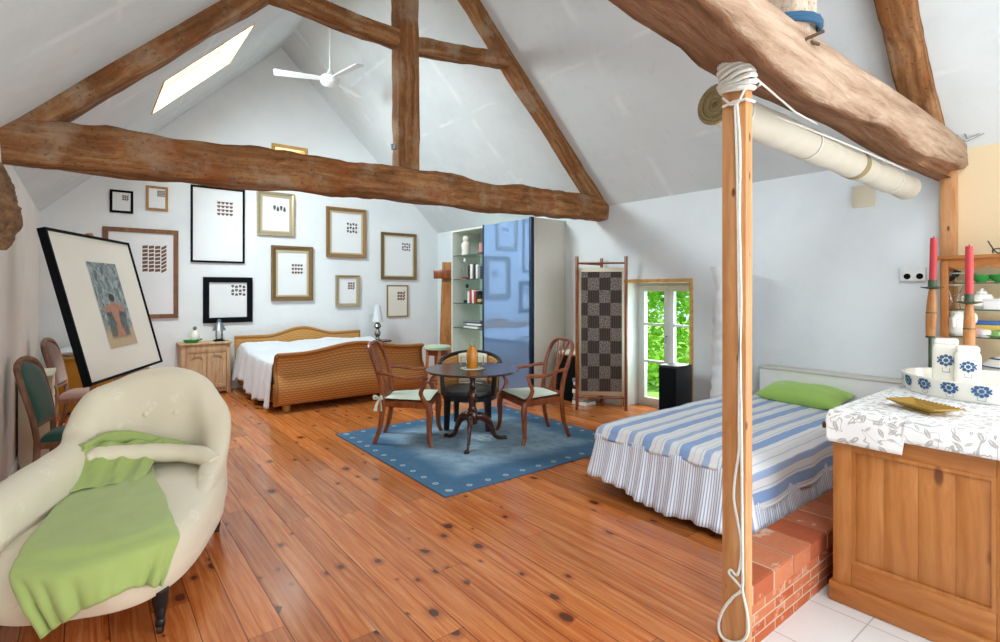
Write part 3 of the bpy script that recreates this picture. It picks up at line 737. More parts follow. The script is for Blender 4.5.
for x0, x1, z0, z1, mw, d, fm, pm, mk, (a, b, c, e), label in FR:
    cx, cz = (x0 + x1) / 2, z0
    t = thing('picture_frame', label, 'framed print', (cx, GY, cz), 0, 'framed prints on the gable wall')
    bm = bmesh.new(); rect_frame(bm, x0, x1, z0, z1, mw, d, GY, 1 if fm in ('gold', 'silvergold', 'bronzegold') else 0); obj('frame_moulding', bm, fm, t, True, 25)
    bm = bmesh.new(); add_box(bm, (x0 + mw * .8, GY - .014, z0 + mw * .8), (x1 - mw * .8, GY - .008, z1 - mw * .8)); pp = obj('print_sheet', bm, pm, t, True)
    if fm in ('gold', 'silvergold', 'bronzegold') and mw > .05:
        bm = bmesh.new(); rect_frame(bm, x0 + mw * .8, x1 - mw * .8, z0 + mw * .8, z1 - mw * .8, mw * .3, d * .62, GY); obj('inner_slip', bm, 'slip', t, True, 25)
    W, Hh = x1 - x0, z1 - z0
    bm = motif_mesh(mk, x0 + a * W, z0 + b * Hh, (c - a) * W, (e - b) * Hh, GY - .0155)
    obj('printed_marks', bm, 'motif' if mk[2] != 'wing' else 'ink', pp, True, fixn=False)

# ---------------------------------------------------------------- nightstand
t = thing('nightstand', 'stripped pine nightstand with two arched panel doors and a drawer', 'nightstand', (1.46, 9.26, 0))
x0, x1, y0, y1, h = 1.13, 1.80, 9.07, 9.43, .80
bm = bmesh.new(); add_box(bm, (x0 + .01, y0 + .03, .08), (x1 - .01, y1, h - .03), .004); add_box(bm, (x0, y0 + .02, 0), (x0 + .06, y1, h - .03), .01); add_box(bm, (x1 - .06, y0 + .02, 0), (x1, y1, h - .03), .01)
add_box(bm, (x0 + .02, y0 + .035, .03), (x1 - .02, y0 + .06, .1), .004); obj('body', bm, 'nspine', t, True)
bm = bmesh.new(); add_box(bm, (x0 - .025, y0 - .015, h - .03), (x1 + .025, y1, h), .01); obj('top', bm, 'nspine', t, True)
bm = bmesh.new(); add_box(bm, (x0 + .07, y0 + .012, h - .15), (x1 - .07, y0 + .05, h - .045), .006); dr = obj('drawer', bm, 'nspine', t, True)
bm = bmesh.new(); lathe(bm, [(0, 0), (.02, .002), (.022, .012), (.01, .02), (.01, .03)], 12, (1.465, y0 - .012, h - .097), Matrix.Rotation(-PI / 2, 3, 'X')); obj('knob', bm, 'nspine', dr, True)
for a, b in ((x0 + .07, 1.462), (1.468, x1 - .07)):
    bm = bmesh.new(); aa, bb, z0_, z1_ = a + .05, b - .05, .11, h - .165; zs = z1_ - .10; MY = Matrix(((1, 0, 0, 0), (0, 0, -1, y0 + .036), (0, 1, 0, 0), (0, 0, 0, 1)))
    prism(bm, [(a, z0_), (aa, z0_), (aa, zs), (a, zs)], .034, MY); prism(bm, [(bb, z0_), (b, z0_), (b, zs), (bb, zs)], .034, MY); prism(bm, [(aa, z0_), (bb, z0_), (bb, z0_ + .05), (aa, z0_ + .05)], .034, MY)
    cxx, hw, r_ = (aa + bb) / 2, (bb - aa) / 2, .06
    arch = []
    for n_ in range(21):
        xx = bb - (bb - aa) * n_ / 20; q_ = max(0, abs(xx - cxx) - (hw - r_)) / r_; arch.append((xx, zs + r_ * math.sqrt(max(0, 1 - q_ * q_))))
    for (xa_, za_), (xb_, zb_) in zip(arch, arch[1:]): prism(bm, [(xb_, zb_), (xa_, za_), (xa_, z1_), (xb_, z1_)], .034, MY)
    prism(bm, [(a, zs), (aa, zs), (aa, z1_), (a, z1_)], .034, MY); prism(bm, [(bb, zs), (b, zs), (b, z1_), (bb, z1_)], .034, MY)
    bmesh.ops.remove_doubles(bm, verts=bm.verts, dist=1e-5)
    add_box(bm, (a + .045, y0 + .022, .13), (b - .045, y0 + .036, h - .18)); dd = obj('door', bm, 'nspine', t, True)
bm = bmesh.new(); lathe(bm, [(0, 0), (.012, .002), (.013, .01), (.006, .016)], 10, (1.45, y0 + .014, .45), Matrix.Rotation(PI / 2, 3, 'X')); obj('knob', bm, 'nspine', dd, True)
# things on the nightstand
t = thing('perfume_bottle', 'round white bottle with a silver stopper on the pine nightstand', 'bottle', (1.33, 9.24, .80))
bm = bmesh.new(); lathe(bm, [(0, 0), (.04, .002), (.062, .04), (.068, .085), (.055, .14), (.026, .175), (.02, .185)], 20); obj('body', bm, 'ceram', t)
bm = bmesh.new(); lathe(bm, [(.018, .182), (.02, .2), (.028, .21), (.024, .235), (0, .25)], 12); obj('stopper', bm, 'silver', t)
t = thing('leaf_dish', 'green ceramic dish beside the round white bottle on the nightstand', 'dish', (1.27, 9.14, .80))
bm = bmesh.new(); lathe(bm, [(0, .003), (.1, .003), (.13, .03), (.135, .05), (.125, .05), (.09, .018), (0, .016)], 20, (0, 0, 0), None, .8, .5); obj('dish', bm, 'ceramgreen', t)
bm = bmesh.new(); tube(bm, [(.1, 0, .035), (.13, 0, .05), (.14, 0, .06)], .012, 8); obj('handle', bm, 'ceramgreen', t)
t = thing('lantern', 'small dark metal and glass lantern on the pine nightstand', 'lantern', (1.665, 9.25, .80))
bm = bmesh.new(); lathe(bm, [(0, 0), (.1, 0), (.1, .012), (.07, .022), (.06, .03), (0, .03)], 4, mt=Matrix.Rotation(PI / 4, 3, 'Z')); obj('base', bm, 'blackmatte', t)
bm = bmesh.new(); lathe(bm, [(.05, .03), (.055, .1), (.05, .17)], 16); obj('glass_chimney', bm, 'glass', t)
bm = bmesh.new()
for k in range(4): a = PI / 4 + k * PI / 2; tube(bm, [(.055 * math.cos(a), .055 * math.sin(a), .03), (.06 * math.cos(a), .06 * math.sin(a), .17)], .005, 6)
obj('post', bm, 'blackmatte', t)
bm = bmesh.new(); lathe(bm, [(.1, .168), (.095, .178), (.05, .28), (.02, .31), (.03, .325), (.0, .35)], 16); obj('cap', bm, 'steel', t)

# ---------------------------------------------------------------- wicker bed
BX0, BX1 = 1.93, 4.13
t = thing('wicker_bed', 'honey coloured wicker sleigh bed with a rolled footboard', 'bed', (3.03, 8.3, 0))
W = BX1 - BX0
def foot_top(u):    # hump in the middle
    q = abs(u - .5) * 2
    return .755 + .10 * (1 - (3 * min(1, q / .75) ** 2 - 2 * min(1, q / .75) ** 3))
def footf(off):
    def f(u, v):
        x = BX0 + .03 + (W - .06) * u; zt = foot_top(u); z0 = .10
        # S profile: bulges out low, scoops in, rolls over at the top
        z = z0 + (zt - z0) * v
        y = 7.16 - .10 * math.sin(PI * min(1, v / .62)) * (1 - v * .3) + .06 * v - .0
        if v > .78:
            k = (v - .78) / .22; y -= .10 * k * k; z = z0 + (zt - z0) * (.78 + .22 * math.sin(k * PI / 2))
        fl = max(0, abs(u - .5) * 2 - .9) / .1
        return Vector((x + math.copysign(.03 * fl * (1 - v), u - .5), y + off, z))
    return f
bm = bmesh.new(); grid(bm, 60, 26, footf(0), lambda u, v: (u * W, v * .85)); fo = thick(obj('footboard', bm, 'wicker', t, True, fixn=False), .035, 0)
bm = bmesh.new(); ff = footf(-.005)
tube(bm, [ff(k / 40, 1.) for k in range(41)], .028, 8)
for uu in (0, 1): tube(bm, [ff(uu, k / 16) for k in range(17)], .026, 8)
obj('rolled_edge', bm, 'wicker', fo, True)
def head_top(u):
    q = abs(u - .5) * 2
    return .82 + .13 * (1 - (3 * min(1, q / .55) ** 2 - 2 * min(1, q / .55) ** 3)) + .02 * q
bm = bmesh.new(); grid(bm, 60, 16, lambda u, v: Vector((BX0 - .03 + (W - .08) * u, 9.26 + .05 * v * v, .2 + (head_top(u) - .2) * v)), lambda u, v: (u * W, v * .8)); hb = thick(obj('headboard', bm, 'wickerpale', t, True, fixn=False), .04, 0)
bm = bmesh.new(); tube(bm, [(BX0 - .03 + (W - .08) * k / 40, 9.30, head_top(k / 40)) for k in range(41)], .026, 8); obj('rolled_edge', bm, 'wickerpale', hb, True)
for xx in (BX0 + .02, BX1 - .02):
    bm = bmesh.new(); grid(bm, 20, 5, lambda u, v: Vector((xx, 7.2 + 2.05 * u, .12 + .24 * v)), lambda u, v: (u * 2, v * .24)); thick(obj('side_rail', bm, 'wicker', t, True, fixn=False), .03, 0)
for xx in (BX0 + .17, BX1 - .17):
    for yy in (7.22, 9.2):
        bm = bmesh.new(); tube(bm, [(xx, yy, 0), (xx, yy, .2)], [.05, .06], 12); obj('leg', bm, 'wickerpale', t, True)
bm = bmesh.new(); add_box(bm, (BX0 + .06, 7.26, .25), (BX1 - .06, 9.2, .60), .06); obj('mattress', bm, 'white_cloth', t, True)
# spread: drapes over the mattress and down the open side
def spread(u, v):
    y = 7.23 + 1.97 * v
    zt = .66 + .10 * math.exp(-((v - .86) / .16) ** 2) + .015 * math.sin(u * 14 + v * 5) * math.sin(v * 9)
    s = u * 3.0          # arc length from the left hem
    drop = .62 - .05 * math.sin(v * 11) - .12 * v
    if s < drop:
        k = 1 - s / drop; z = zt - .03 - (drop - s) * .93
        fold = .035 * math.sin(v * 38 + 2 * math.sin(v * 7)) * k + .018 * math.sin(v * 85) * k
        x = BX0 + .0 - .05 * k - fold
    else:
        x = BX0 + (s - drop) * (W - .08) / (3.0 - drop); z = zt
        e = min(1, (s - drop) / .12); z -= .03 * (1 - e) ** 2
    z += .016 * noise.noise(Vector((x * 4, y * 5, 1))) + .008 * noise.noise(Vector((x * 11, y * 9, 7)))
    return Vector((x, y, max(z, .06)))
bm = bmesh.new(); grid(bm, 90, 90, spread)
bmesh.ops.transform(bm, matrix=Matrix(), verts=bm.verts)
o = solo('bedspread', bm, 'white_cloth', 'white cotton bedspread trailing over the side of the wicker bed', 'bedspread', (BX0, 8.2, .06)); thick(o, .012, 1)
def pillow(bm, c, sx, sy, th, rot=None, n=14, sag=0.):
    rot = rot or Matrix.Identity(3); c = Vector(c)
    for sgn in (1, -1):
        def f(u, v):
            a, b = u * 2 - 1, v * 2 - 1
            p = 1 - .07 * (1 - a * a) * abs(b) ** 3; q = 1 - .07 * (1 - b * b) * abs(a) ** 3
            h = ((1 - abs(a) ** 2.6) * (1 - abs(b) ** 2.6)) ** .55 * th / 2
            h *= 1 + .12 * noise.noise(Vector((a * 2.2 + c.x, b * 2.2, sgn)))
            return c + rot @ Vector((a * sx / 2 * q, b * sy / 2 * p, sgn * h))
        grid(bm, n * 2, n, f)
    bmesh.ops.remove_doubles(bm, verts=bm.verts, dist=1e-4)
# bedside lamp on its little table, mostly hidden by the footboard
t = thing('bedside_table', 'small round wooden bedside table half hidden behind the wicker bed', 'table', (4.38, 9.18, 0))
bm = bmesh.new(); lathe(bm, [(0, .63), (.20, .63), (.205, .645), (.2, .66), (0, .66)], 28); obj('top', bm, 'dmahog', t)
bm = bmesh.new(); lathe(bm, [(.0, .02), (.16, .02), (.15, .05), (.03, .09), (.028, .5), (.05, .63), (0, .63)], 20); obj('pedestal', bm, 'dmahog', t)
bm = bmesh.new(); lathe(bm, [(0, 0), (.17, 0), (.165, .025), (0, .025)], 20); obj('foot', bm, 'dmahog', t)
t = thing('table_lamp', 'turned silver table lamp with a white conical shade', 'lamp', (4.29, 9.12, .66))
bm = bmesh.new(); lathe(bm, [(0, 0), (.075, 0), (.075, .02), (.04, .04), (.03, .07), (.055, .11), (.06, .15), (.035, .19), (.03, .22), (.07, .26), (.055, .31), (.025, .34), (.02, .39), (0, .39)], 24); obj('base', bm, 'silver', t)
bm = bmesh.new(); lathe(bm, [(.085, .345), (.098, .348), (.075, .5), (.05, .66), (.035, .67), (0, .672)], 28); obj('lamp_shade', bm, 'white_cloth', t)
# stool with a green seat
t = thing('stool', 'tall wooden stool with a round sage green padded seat', 'stool', (4.22, 6.88, 0), .4)
bm = bmesh.new(); lathe(bm, [(0, .70), (.195, .70), (.21, .715), (.205, .745), (.17, .762), (0, .768)], 32); obj('seat', bm, 'sage', t)
for k in range(4):
    bm = bmesh.new(); a, b = PI / 4 + k * PI / 2, PI / 4 + (k + 1) * PI / 2
    tube(bm, [(.15 * math.cos(a), .15 * math.sin(a), .66), (.15 * math.cos(b), .15 * math.sin(b), .66)], .045, 4, square=True, flat=.4); obj('apron', bm, 'mahog', t)
    bm = bmesh.new(); tube(bm, [(.17 * math.cos(a), .17 * math.sin(a), .2), (.17 * math.cos(b), .17 * math.sin(b), .2)], .014, 8); obj('stretcher', bm, 'mahog', t)
for k in range(4):
    a = PI / 4 + k * PI / 2; bm = bmesh.new(); tube(bm, [(.19 * math.cos(a), .19 * math.sin(a), 0), (.15 * math.cos(a), .15 * math.sin(a), .70)], [.018, .024], 4, square=True); obj('leg', bm, 'orangewood', t)
# wooden cross standing between the stool and the wardrobe
t = thing('wooden_cross', 'tall plain wooden cross leaning in the corner beside the wardrobe', 'cross', (5.2, 8.5, 0))
bm = bmesh.new(); prism(bm, [(-.17, 0), (.17, 0), (.12, 2.13), (-.10, 2.13)], .05, Matrix.Translation((5.41, 8.45, 0)) @ Matrix.Rotation(-.75, 4, 'Z') @ Matrix.Rotation(PI / 2, 4, 'X')); obj('upright', bm, 'orangewood', t, True)
bm = bmesh.new(); vs = box(bm, (0, .03, 1.9), (.46, .06, .17), .006)
mm = Matrix.Translation((5.36, 8.42, 0)) @ Matrix.Rotation(-.75, 4, 'Z')
for q in vs: q.co = mm @ (q.co - Vector((0, .09, 0)))
obj('crossbar', bm, 'mahog', t, True)
# ---------------------------------------------------------------- wardrobe with open shelves and a blue sliding door
WX, WY0, WY1, WYM, WH = 5.14, 5.74, 7.94, 6.93, 2.66
t = thing('wardrobe', 'tall pale grey wardrobe with one glossy blue sliding door and open shelves', 'wardrobe', (5.46, 6.84, 0))
bm = bmesh.new()
add_box(bm, (WX + .02, WY0, 0), (XR - .004, WY0 + .03, WH)); add_box(bm, (WX + .02, WY1 - .03, 0), (XR - .004, WY1, WH)); add_box(bm, (WX + .02, WY0 + .03, WH - .03), (XR - .004, WY1 - .03, WH)); add_box(bm, (XR - .03, WY0 + .03, .08), (XR - .004, WY1 - .03, WH - .03)); add_box(bm, (WX + .05, WYM - .05, .08), (XR - .03, WYM - .02, WH - .03)); add_box(bm, (WX + .03, WY0 + .03, 0), (XR - .03, WY1 - .03, .08))
obj('carcass', bm, 'cabin', t, True)
bm = bmesh.new(); add_box(bm, (WX + .0, WY0 - .012, 0), (XR - .004, WY0 - .001, WH + .005), .002); obj('side_panel', bm, 'cab', t, True)
bm = bmesh.new(); add_box(bm, (WX - .03, WY0 + .03, .05), (WX - .012, WYM - .03, WH - .005)); dr = obj('door', bm, 'bluedoor', t, True)
bm = bmesh.new(); add_box(bm, (WX - .045, WY0 - .012, .03), (WX + .02, WY0 + .034, WH + .012), .004); add_box(bm, (WX - .04, WYM - .034, .03), (WX - .005, WYM, WH + .005), .003)
for zz in (.62, 1.4, 1.98): add_box(bm, (WX - .05, WY0 - .004, zz), (WX - .043, WY0 + .012, zz + .03))
obj('door_profile', bm, 'navy', dr, True)
SZ = (.945, 1.375, 1.795, 2.215)
for z in SZ:
    bm = bmesh.new(); add_box(bm, (WX + .04, WYM - .015, z - .012), (XR - .035, WY1 - .032, z)); sh = obj('glass_shelf', bm, 'shelfglass', t, True)
    bm = bmesh.new(); add_box(bm, (WX + .036, WYM - .015, z - .012), (WX + .04, WY1 - .032, z)); obj('front_edge', bm, 'glassedge', sh, True)
def item(name, label, cat, loc, parts, group='things on the wardrobe shelves', rot=0):
    t = thing(name, label, cat, loc, rot, group)
    for pn, mat, fn in parts:
        bm = bmesh.new(); fn(bm); obj(pn, bm, mat, t)
    return t
L_ = lambda prof, seg=16, **k: (lambda bm: lathe(bm, prof, seg, **k))
B_ = lambda lo, hi, bev=0: (lambda bm: add_box(bm, lo, hi, bev))
def wy(u, X=5.26): return on_x(u, 260, X).y
S1, S2, S3, S4 = SZ[3], SZ[2], SZ[1], SZ[0]
item('figurine', 'white ceramic seated figurine on the top glass shelf', 'figurine', (5.26, wy(466), S1), [('body', 'ceram', L_([(0, 0), (.075, 0), (.08, .02), (.07, .1), (.085, .17), (.075, .21), (.05, .235)])), ('head', 'ceram', L_([(.02, .225), (.05, .25), (.062, .29), (.05, .33), (.0, .35)]))])
item('pink_box', 'pink folded triangular ornament on the top glass shelf', 'ornament', (5.3, wy(480, 5.3), S1), [('body', 'pink', lambda bm: prism(bm, [(-.11, 0), (.11, 0), (.04, .2), (-.02, .2)], .1, Matrix.Rotation(PI / 2, 4, 'X') )), ('base', 'red', B_((-.13, -.12, 0), (.12, .02, .03)))], rot=1.2)
item('bottle', 'clear bottle with a red foot on the second glass shelf', 'bottle', (5.26, wy(465), S2), [('body', 'glass', L_([(.02, .02), (.05, .025), (.055, .15), (.045, .2), (.018, .25), (.018, .3)])), ('stopper', 'ceram', L_([(.02, .3), (.028, .31), (.022, .36), (0, .38)])), ('foot', 'red', L_([(0, 0), (.07, 0), (.07, .025), (.03, .04), (0, .04)]))])
for k, (y, w, h, m, lb) in enumerate(((wy(471.5), .05, .24, 'blackbk', 'slim black spined book on the second glass shelf'), (wy(474), .07, .25, 'whitebk', 'thick white book on the second glass shelf'), (wy(477), .05, .25, 'blackbk', 'black book between two white ones on the second shelf'), (wy(479.5), .06, .24, 'whitebk', 'white book near the blue door on the second shelf'), (wy(482), .05, .21, 'greybk', 'grey book against the blue door on the second shelf'))):
    item('book', lb, 'book', (5.2, y, S2), [('cover', m, B_((0, -w / 2, 0), (.19, w / 2, h), .004)), ('pages', 'paper', B_((.012, -w / 2 + .006, .006), (.196, w / 2 - .006, h + .001)))], 'books on the second glass shelf')
item('tall_bottle', 'clear glass bottle with a black stopper on the third glass shelf', 'bottle', (5.26, wy(467), S3), [('body', 'glass', L_([(.03, .05), (.055, .055), (.06, .18), (.03, .24), (.02, .27)])), ('stopper', 'black', L_([(.02, .265), (.03, .28), (.025, .32), (0, .34)])), ('base', 'black', L_([(0, 0), (.06, 0), (.06, .05), (0, .05)]))])
for y, w, h, m, lb in ((wy(471), .05, .2, 'whitebk', 'white book beside the stoppered bottle on the third shelf'), (wy(473.2), .05, .24, 'red', 'bright red book on the third glass shelf'), (wy(475.4), .05, .23, 'whitebk', 'white book leaning on a red one on the third shelf'), (wy(477.6), .05, .2, 'red', 'second red book, shorter, on the third glass shelf'), (wy(479.8), .05, .21, 'blackbk', 'black book by the blue door on the third shelf')):
    item('book', lb, 'book', (5.2, y, S3), [('cover', m, B_((0, -w / 2, 0), (.18, w / 2, h), .004)), ('pages', 'paper', B_((.012, -w / 2 + .006, .006), (.186, w / 2 - .006, h + .001)))], 'books on the third glass shelf')
item('toy_car', 'small yellow and black toy on the third glass shelf', 'toy', (5.21, wy(481, 5.21), S3), [('body', 'yellowbk', B_((-.04, -.06, .02), (.04, .06, .08), .015)), ('roof', 'blackbk', B_((-.03, -.035, .08), (.03, .035, .14), .015)), ('wheel', 'black', B_((-.045, -.055, 0), (.045, -.02, .03), .01))])
zz = S4
for k, (m, w, l, h, yy, lb) in enumerate((('whitebk', .24, .5, .03, 7.28, 'white magazine at the bottom of the pile on the fourth shelf'), ('greybk', .22, .46, .025, 7.3, 'grey magazine, second from the bottom of the shelf pile'), ('whitebk', .23, .42, .03, 7.2, 'white magazine in the middle of the shelf pile'), ('blackbk', .2, .4, .02, 7.33, 'dark magazine, second from the top of the shelf pile'), ('greybk', .19, .34, .025, 7.26, 'grey magazine on the top of the shelf pile'))):
    item('magazine', lb, 'magazine', (5.32, yy + .12, zz), [('cover', m, B_((-w / 2, -l / 2, 0), (w / 2, l / 2, h), .002))], 'magazines piled on the lowest glass shelf', rot=.06 * (k - 2)); zz += h
# ---------------------------------------------------------------- black trunk and magazines between wardrobe and screen
t = thing('black_chest', 'black chest standing between the wardrobe and the folding screen', 'chest', (5.62, 5.35, 0))
bm = bmesh.new(); add_box(bm, (5.46, 5.2, .02), (5.78, 5.56, .60), .01); obj('body', bm, 'blackmatte', t, True)
bm = bmesh.new(); add_box(bm, (5.45, 5.19, .60), (5.785, 5.57, .64), .008); obj('lid', bm, 'blackmatte', t, True)
for xx in (5.49, 5.74):
    for yy in (5.23, 5.52): bm = bmesh.new(); add_box(bm, (xx - .02, yy - .02, 0), (xx + .02, yy + .02, .025)); obj('foot', bm, 'black', t, True)
bm = bmesh.new(); pillow(bm, (5.61, 5.38, .685), .30, .40, .10); solo('folded_cloth', bm, 'cream', 'folded cream cloth lying on the black chest', 'cloth', (5.61, 5.38, .64))
zz = 0
for k, (m, h) in enumerate((('whitebk', .05), ('greybk', .05), ('yellowbk', .05), ('whitebk', .06), ('blackbk', .05), ('whitebk', .05), ('greybk', .05))):
    bm = bmesh.new(); vs = box(bm, (0, 0, h / 2), (.2, .26, h - .002), .003)
    mm = Matrix.Translation((5.50 + .01 * (k % 3), 5.07, zz)) @ Matrix.Rotation(.1 * math.sin(k * 2), 4, 'Z')
    for q in vs: q.co = mm @ q.co
    nm = ('pale book lying on the floor at the bottom of the pile beside the chest', 'grey book, second from the floor in the pile beside the chest', 'yellow book in the pile beside the black chest', 'thick pale book in the middle of the pile beside the chest', 'black book in the pile beside the black chest', 'pale book, second from the top of the pile by the chest', 'grey book topmost of the pile by the black chest')[k]
    solo('book', bm, m, nm, 'book', (5.5, 5.07, zz), 'books piled beside the black chest'); zz += h
# ---------------------------------------------------------------- folding screen
P1, P2, P3 = Vector((5.164, 4.884, 0)), Vector((5.631, 4.441, 0)), Vector((5.735, 4.95, 0))
t = thing('folding_screen', 'wooden folding screen with a dark checkered woven panel', 'screen', (5.4, 4.66, 0))
def post_(p, h, r=.017):
    bm = bmesh.new(); box(bm, (p.x, p.y, h / 2), (r * 2, r * 2, h), .004, None); return bm
for p, h in ((P1, 2.05), (P2, 2.05), (P3, 2.05)): obj('post', post_(p, h), 'mahog', t, True)
dv = (P2 - P1); Lp = dv.length; dv.normalize(); nv = Vector((-dv.y, dv.x, 0))
for z in (1.96, .17): bm = bmesh.new(); tube(bm, [P1 + Vector((0, 0, z)), P2 + Vector((0, 0, z))], .012, 8); obj('rail', bm, 'mahog', t, True)
for z in (1.96, .17, .1): bm = bmesh.new(); tube(bm, [P1 + Vector((.01, .02, z)), P3 + Vector((0, 0, z))], .012, 8); obj('rail', bm, 'mahog', t, True)
bm = bmesh.new(); a, b = P1 + dv * .03, P2 - dv * .03
grid(bm, 1, 1, lambda u, v: a.lerp(b, u) + Vector((0, 0, .2 + 1.70 * v))); thick(obj('panel_border', bm, 'cream', t, True, fixn=False), .008, 0)
bm = bmesh.new(); a2, b2 = P1 + dv * .055 - nv * .007, P2 - dv * .055 - nv * .007
if (a2 - P1).dot(Vector((-1, -1, 0))) < 0 and nv.dot(Vector((0, 0, 0)) - P1) > 0: a2 += nv * .014; b2 += nv * .014
grid(bm, 2, 2, lambda u, v: a2.lerp(b2, u) + Vector((0, 0, .255 + 1.59 * v)), lambda u, v: (u * .535 + .06, v * 1.59)); obj('woven_panel', bm, 'screen', t, True, fixn=False)
dv3 = P3 - P1
bm = bmesh.new(); grid(bm, 1, 1, lambda u, v: P1 + dv3 * (.06 + .88 * u) + Vector((0, .02, .25 + 1.64 * v))); thick(obj('panel_border', bm, 'cream', t, True, fixn=False), .006, 0)
# ---------------------------------------------------------------- black speaker cabinet and paper floor lamp
t = thing('speaker_cabinet', 'square black cabinet standing in front of the garden door', 'speaker', (5.455, 3.58, 0))
bm = bmesh.new(); add_box(bm, (5.30, 3.46, .03), (5.61, 3.705, .727), .006); obj('cabinet', bm, 'black', t, True)
bm = bmesh.new(); add_box(bm, (5.293, 3.475, .06), (5.30, 3.69, .70), .003); obj('grille', bm, 'blackmatte', t, True)
bm = bmesh.new(); add_box(bm, (5.32, 3.48, 0), (5.59, 3.685, .03)); obj('plinth', bm, 'blackmatte', t, True)
t = thing('paper_floor_lamp', 'tall white rice paper floor lamp standing by the wall behind the pine post', 'lamp', (5.5, 3.02, 0))
pr = [(.10, .03)]
for k in range(40):
    z = .03 + 1.57 * k / 39; pr.append((.135 - .045 * k / 39 + .008 * math.sin(k * 1.9) + .004 * math.sin(k * .6), z))
bm = bmesh.new(); lathe(bm, pr, 22)
for q in bm.verts: q.co += Vector((noise.noise(q.co * 9), noise.noise(q.co * 9 + Vector((5, 5, 5))), 0)) * .012
obj('paper_shade', bm, 'ricepaper', t)
bm = bmesh.new(); lathe(bm, [(.06, 1.6), (.085, 1.68), (.135, 1.86), (.13, 1.86), (.06, 1.64), (0, 1.62)], 20); obj('paper_collar', bm, 'ricepaper', t)
bm = bmesh.new(); lathe(bm, [(0, 0), (.12, 0), (.12, .03), (0, .03)], 20); obj('base', bm, 'steel', t)
bm = bmesh.new(); tube(bm, catmull([(5.55, 3.15, .02), (5.66, 3.25, .012), (5.72, 3.36, .012), (5.77, 3.42, .06), (5.785, 3.43, .14)], 6), .004, 6)
solo('power_cord', bm, 'black', 'thin black cord running along the foot of the wall beside the paper lamp', 'cord', (5.66, 3.25, .01))
t = thing('wall_plug', 'small black plug in the wall beside the paper lamp', 'plug', (5.795, 3.43, .15))
bm = bmesh.new(); add_box(bm, (5.765, 3.41, .13), (5.785, 3.45, .17), .006); obj('plug_body', bm, 'black', t, True)
bm = bmesh.new(); add_box(bm, (5.785, 3.39, .11), (5.8, 3.47, .19), .004); obj('plate', bm, 'whitep', t, True)
# ---------------------------------------------------------------- ceiling fan
FX, FY, FZ = 2.735, 7.36, 4.59
t = thing('ceiling_fan', 'white three bladed ceiling fan hanging on a long rod from the ridge', 'fan', (FX, FY, FZ))
bm = bmesh.new(); tube(bm, [(0, 0, .08), (0, 0, 1.17)], .013, 10); obj('rod', bm, 'whitep', t)
bm = bmesh.new(); lathe(bm, [(0, 1.10), (.05, 1.1), (.07, 1.19), (0, 1.19)], 16); obj('ceiling_rose', bm, 'whitep', t)
bm = bmesh.new(); lathe(bm, [(0, -.09), (.07, -.088), (.115, -.07), (.13, -.03), (.13, .02), (.1, .05), (.05, .075), (.025, .13), (0, .13)], 28); obj('motor', bm, 'whitep', t)
for a in (161, 281, 33):
    bm = bmesh.new(); rt = Matrix.Rotation(math.radians(a), 4, 'Z') @ Matrix.Rotation(math.radians(10), 4, 'X')
    prism(bm, [(.1, -.03), (.2, -.055), (.72, -.075), (.74, -.06), (.74, .06), (.72, .075), (.2, .055), (.1, .03)], .008, rt); obj('blade', bm, 'whitep', t)
t = thing('spotlight', 'tiny metal spotlight clipped to the side of the king post', 'spotlight', (2.53, 4.9, 3.07))
bm = bmesh.new(); tube(bm, [(.005, .05, 0), (-.04, .03, 0)], .012, 8); obj('bracket', bm, 'steel', t)
bm = bmesh.new(); lathe(bm, [(0, 0), (.025, .0), (.03, .05), (.0, .05)], 14, (-.05, .0, -.03)); obj('lamp_head', bm, 'steel', t)
# ---------------------------------------------------------------- rug
bm = bmesh.new(); add_box(bm, (2.18, 3.44, 0.001), (4.51, 5.69, .012), .004)
ul = bm.loops.layers.uv.verify()
for f in bm.faces:
    for l in f.loops: l[ul].uv = (l.vert.co.x - 2.18, l.vert.co.y - 3.44)
solo('rug', bm, 'rug', 'square blue rug with a border of small pale rings under the table', 'rug', (3.345, 4.565, 0))
RZ = .012
# ---------------------------------------------------------------- pedestal table
TX, TY, TH = 3.17, 4.48, .785
t = thing('pedestal_table', 'round dark mahogany tripod table in the middle of the blue rug', 'table', (TX, TY, RZ))
bm = bmesh.new(); lathe(bm, [(0, TH - .04), (.44, TH - .04), (.475, TH - .034), (.485, TH - .022), (.48, TH - .012), (0, TH - .012)], 64); obj('tabletop', bm, 'dmahog', t)
bm = bmesh.new(); lathe(bm, [(0, TH - .055), (.13, TH - .055), (.13, TH - .04), (0, TH - .04)], 24); obj('block', bm, 'dmahog', t)
bm = bmesh.new(); lathe(bm, [(0, .20), (.05, .20), (.06, .23), (.06, .30), (.045, .33), (.052, .345), (.04, .36), (.036, .40), (.05, .44), (.054, .49), (.044, .53), (.03, .56), (.04, .575), (.03, .59), (.026, .64), (.034, .68), (.05, .70), (.05, TH - .05), (0, TH - .05)], 24); obj('column', bm, 'dmahog', t)
for a in (226, 105, -15):
    ca, sa = math.cos(math.radians(a)), math.sin(math.radians(a))
    pts = [(.03, .27), (.10, .265), (.17, .22), (.215, .13), (.25, .055), (.31, .022), (.37, .016)]
    bm = bmesh.new(); pp = catmull([(r * ca, r * sa, z) for r, z in pts], 5)
    tube(bm, pp, [.045, .045, .04, .03, .024, .02, .022], 10, flat=.62, up=(-sa, ca, 0) if False else (0, 0, 1)); lathe(bm, [(0, 0), (.028, .004), (.03, .018), (.018, .034), (0, .036)], 12, (.37 * ca, .37 * sa, 0)); obj('leg', bm, 'dmahog', t)
TT = RZ + TH - .012
bm = bmesh.new(); lathe(bm, [(0, 0), (.11, 0), (.125, .004), (.12, .006), (0, .005)], 40); bm.transform(Matrix.Translation((TX, TY, TT)))
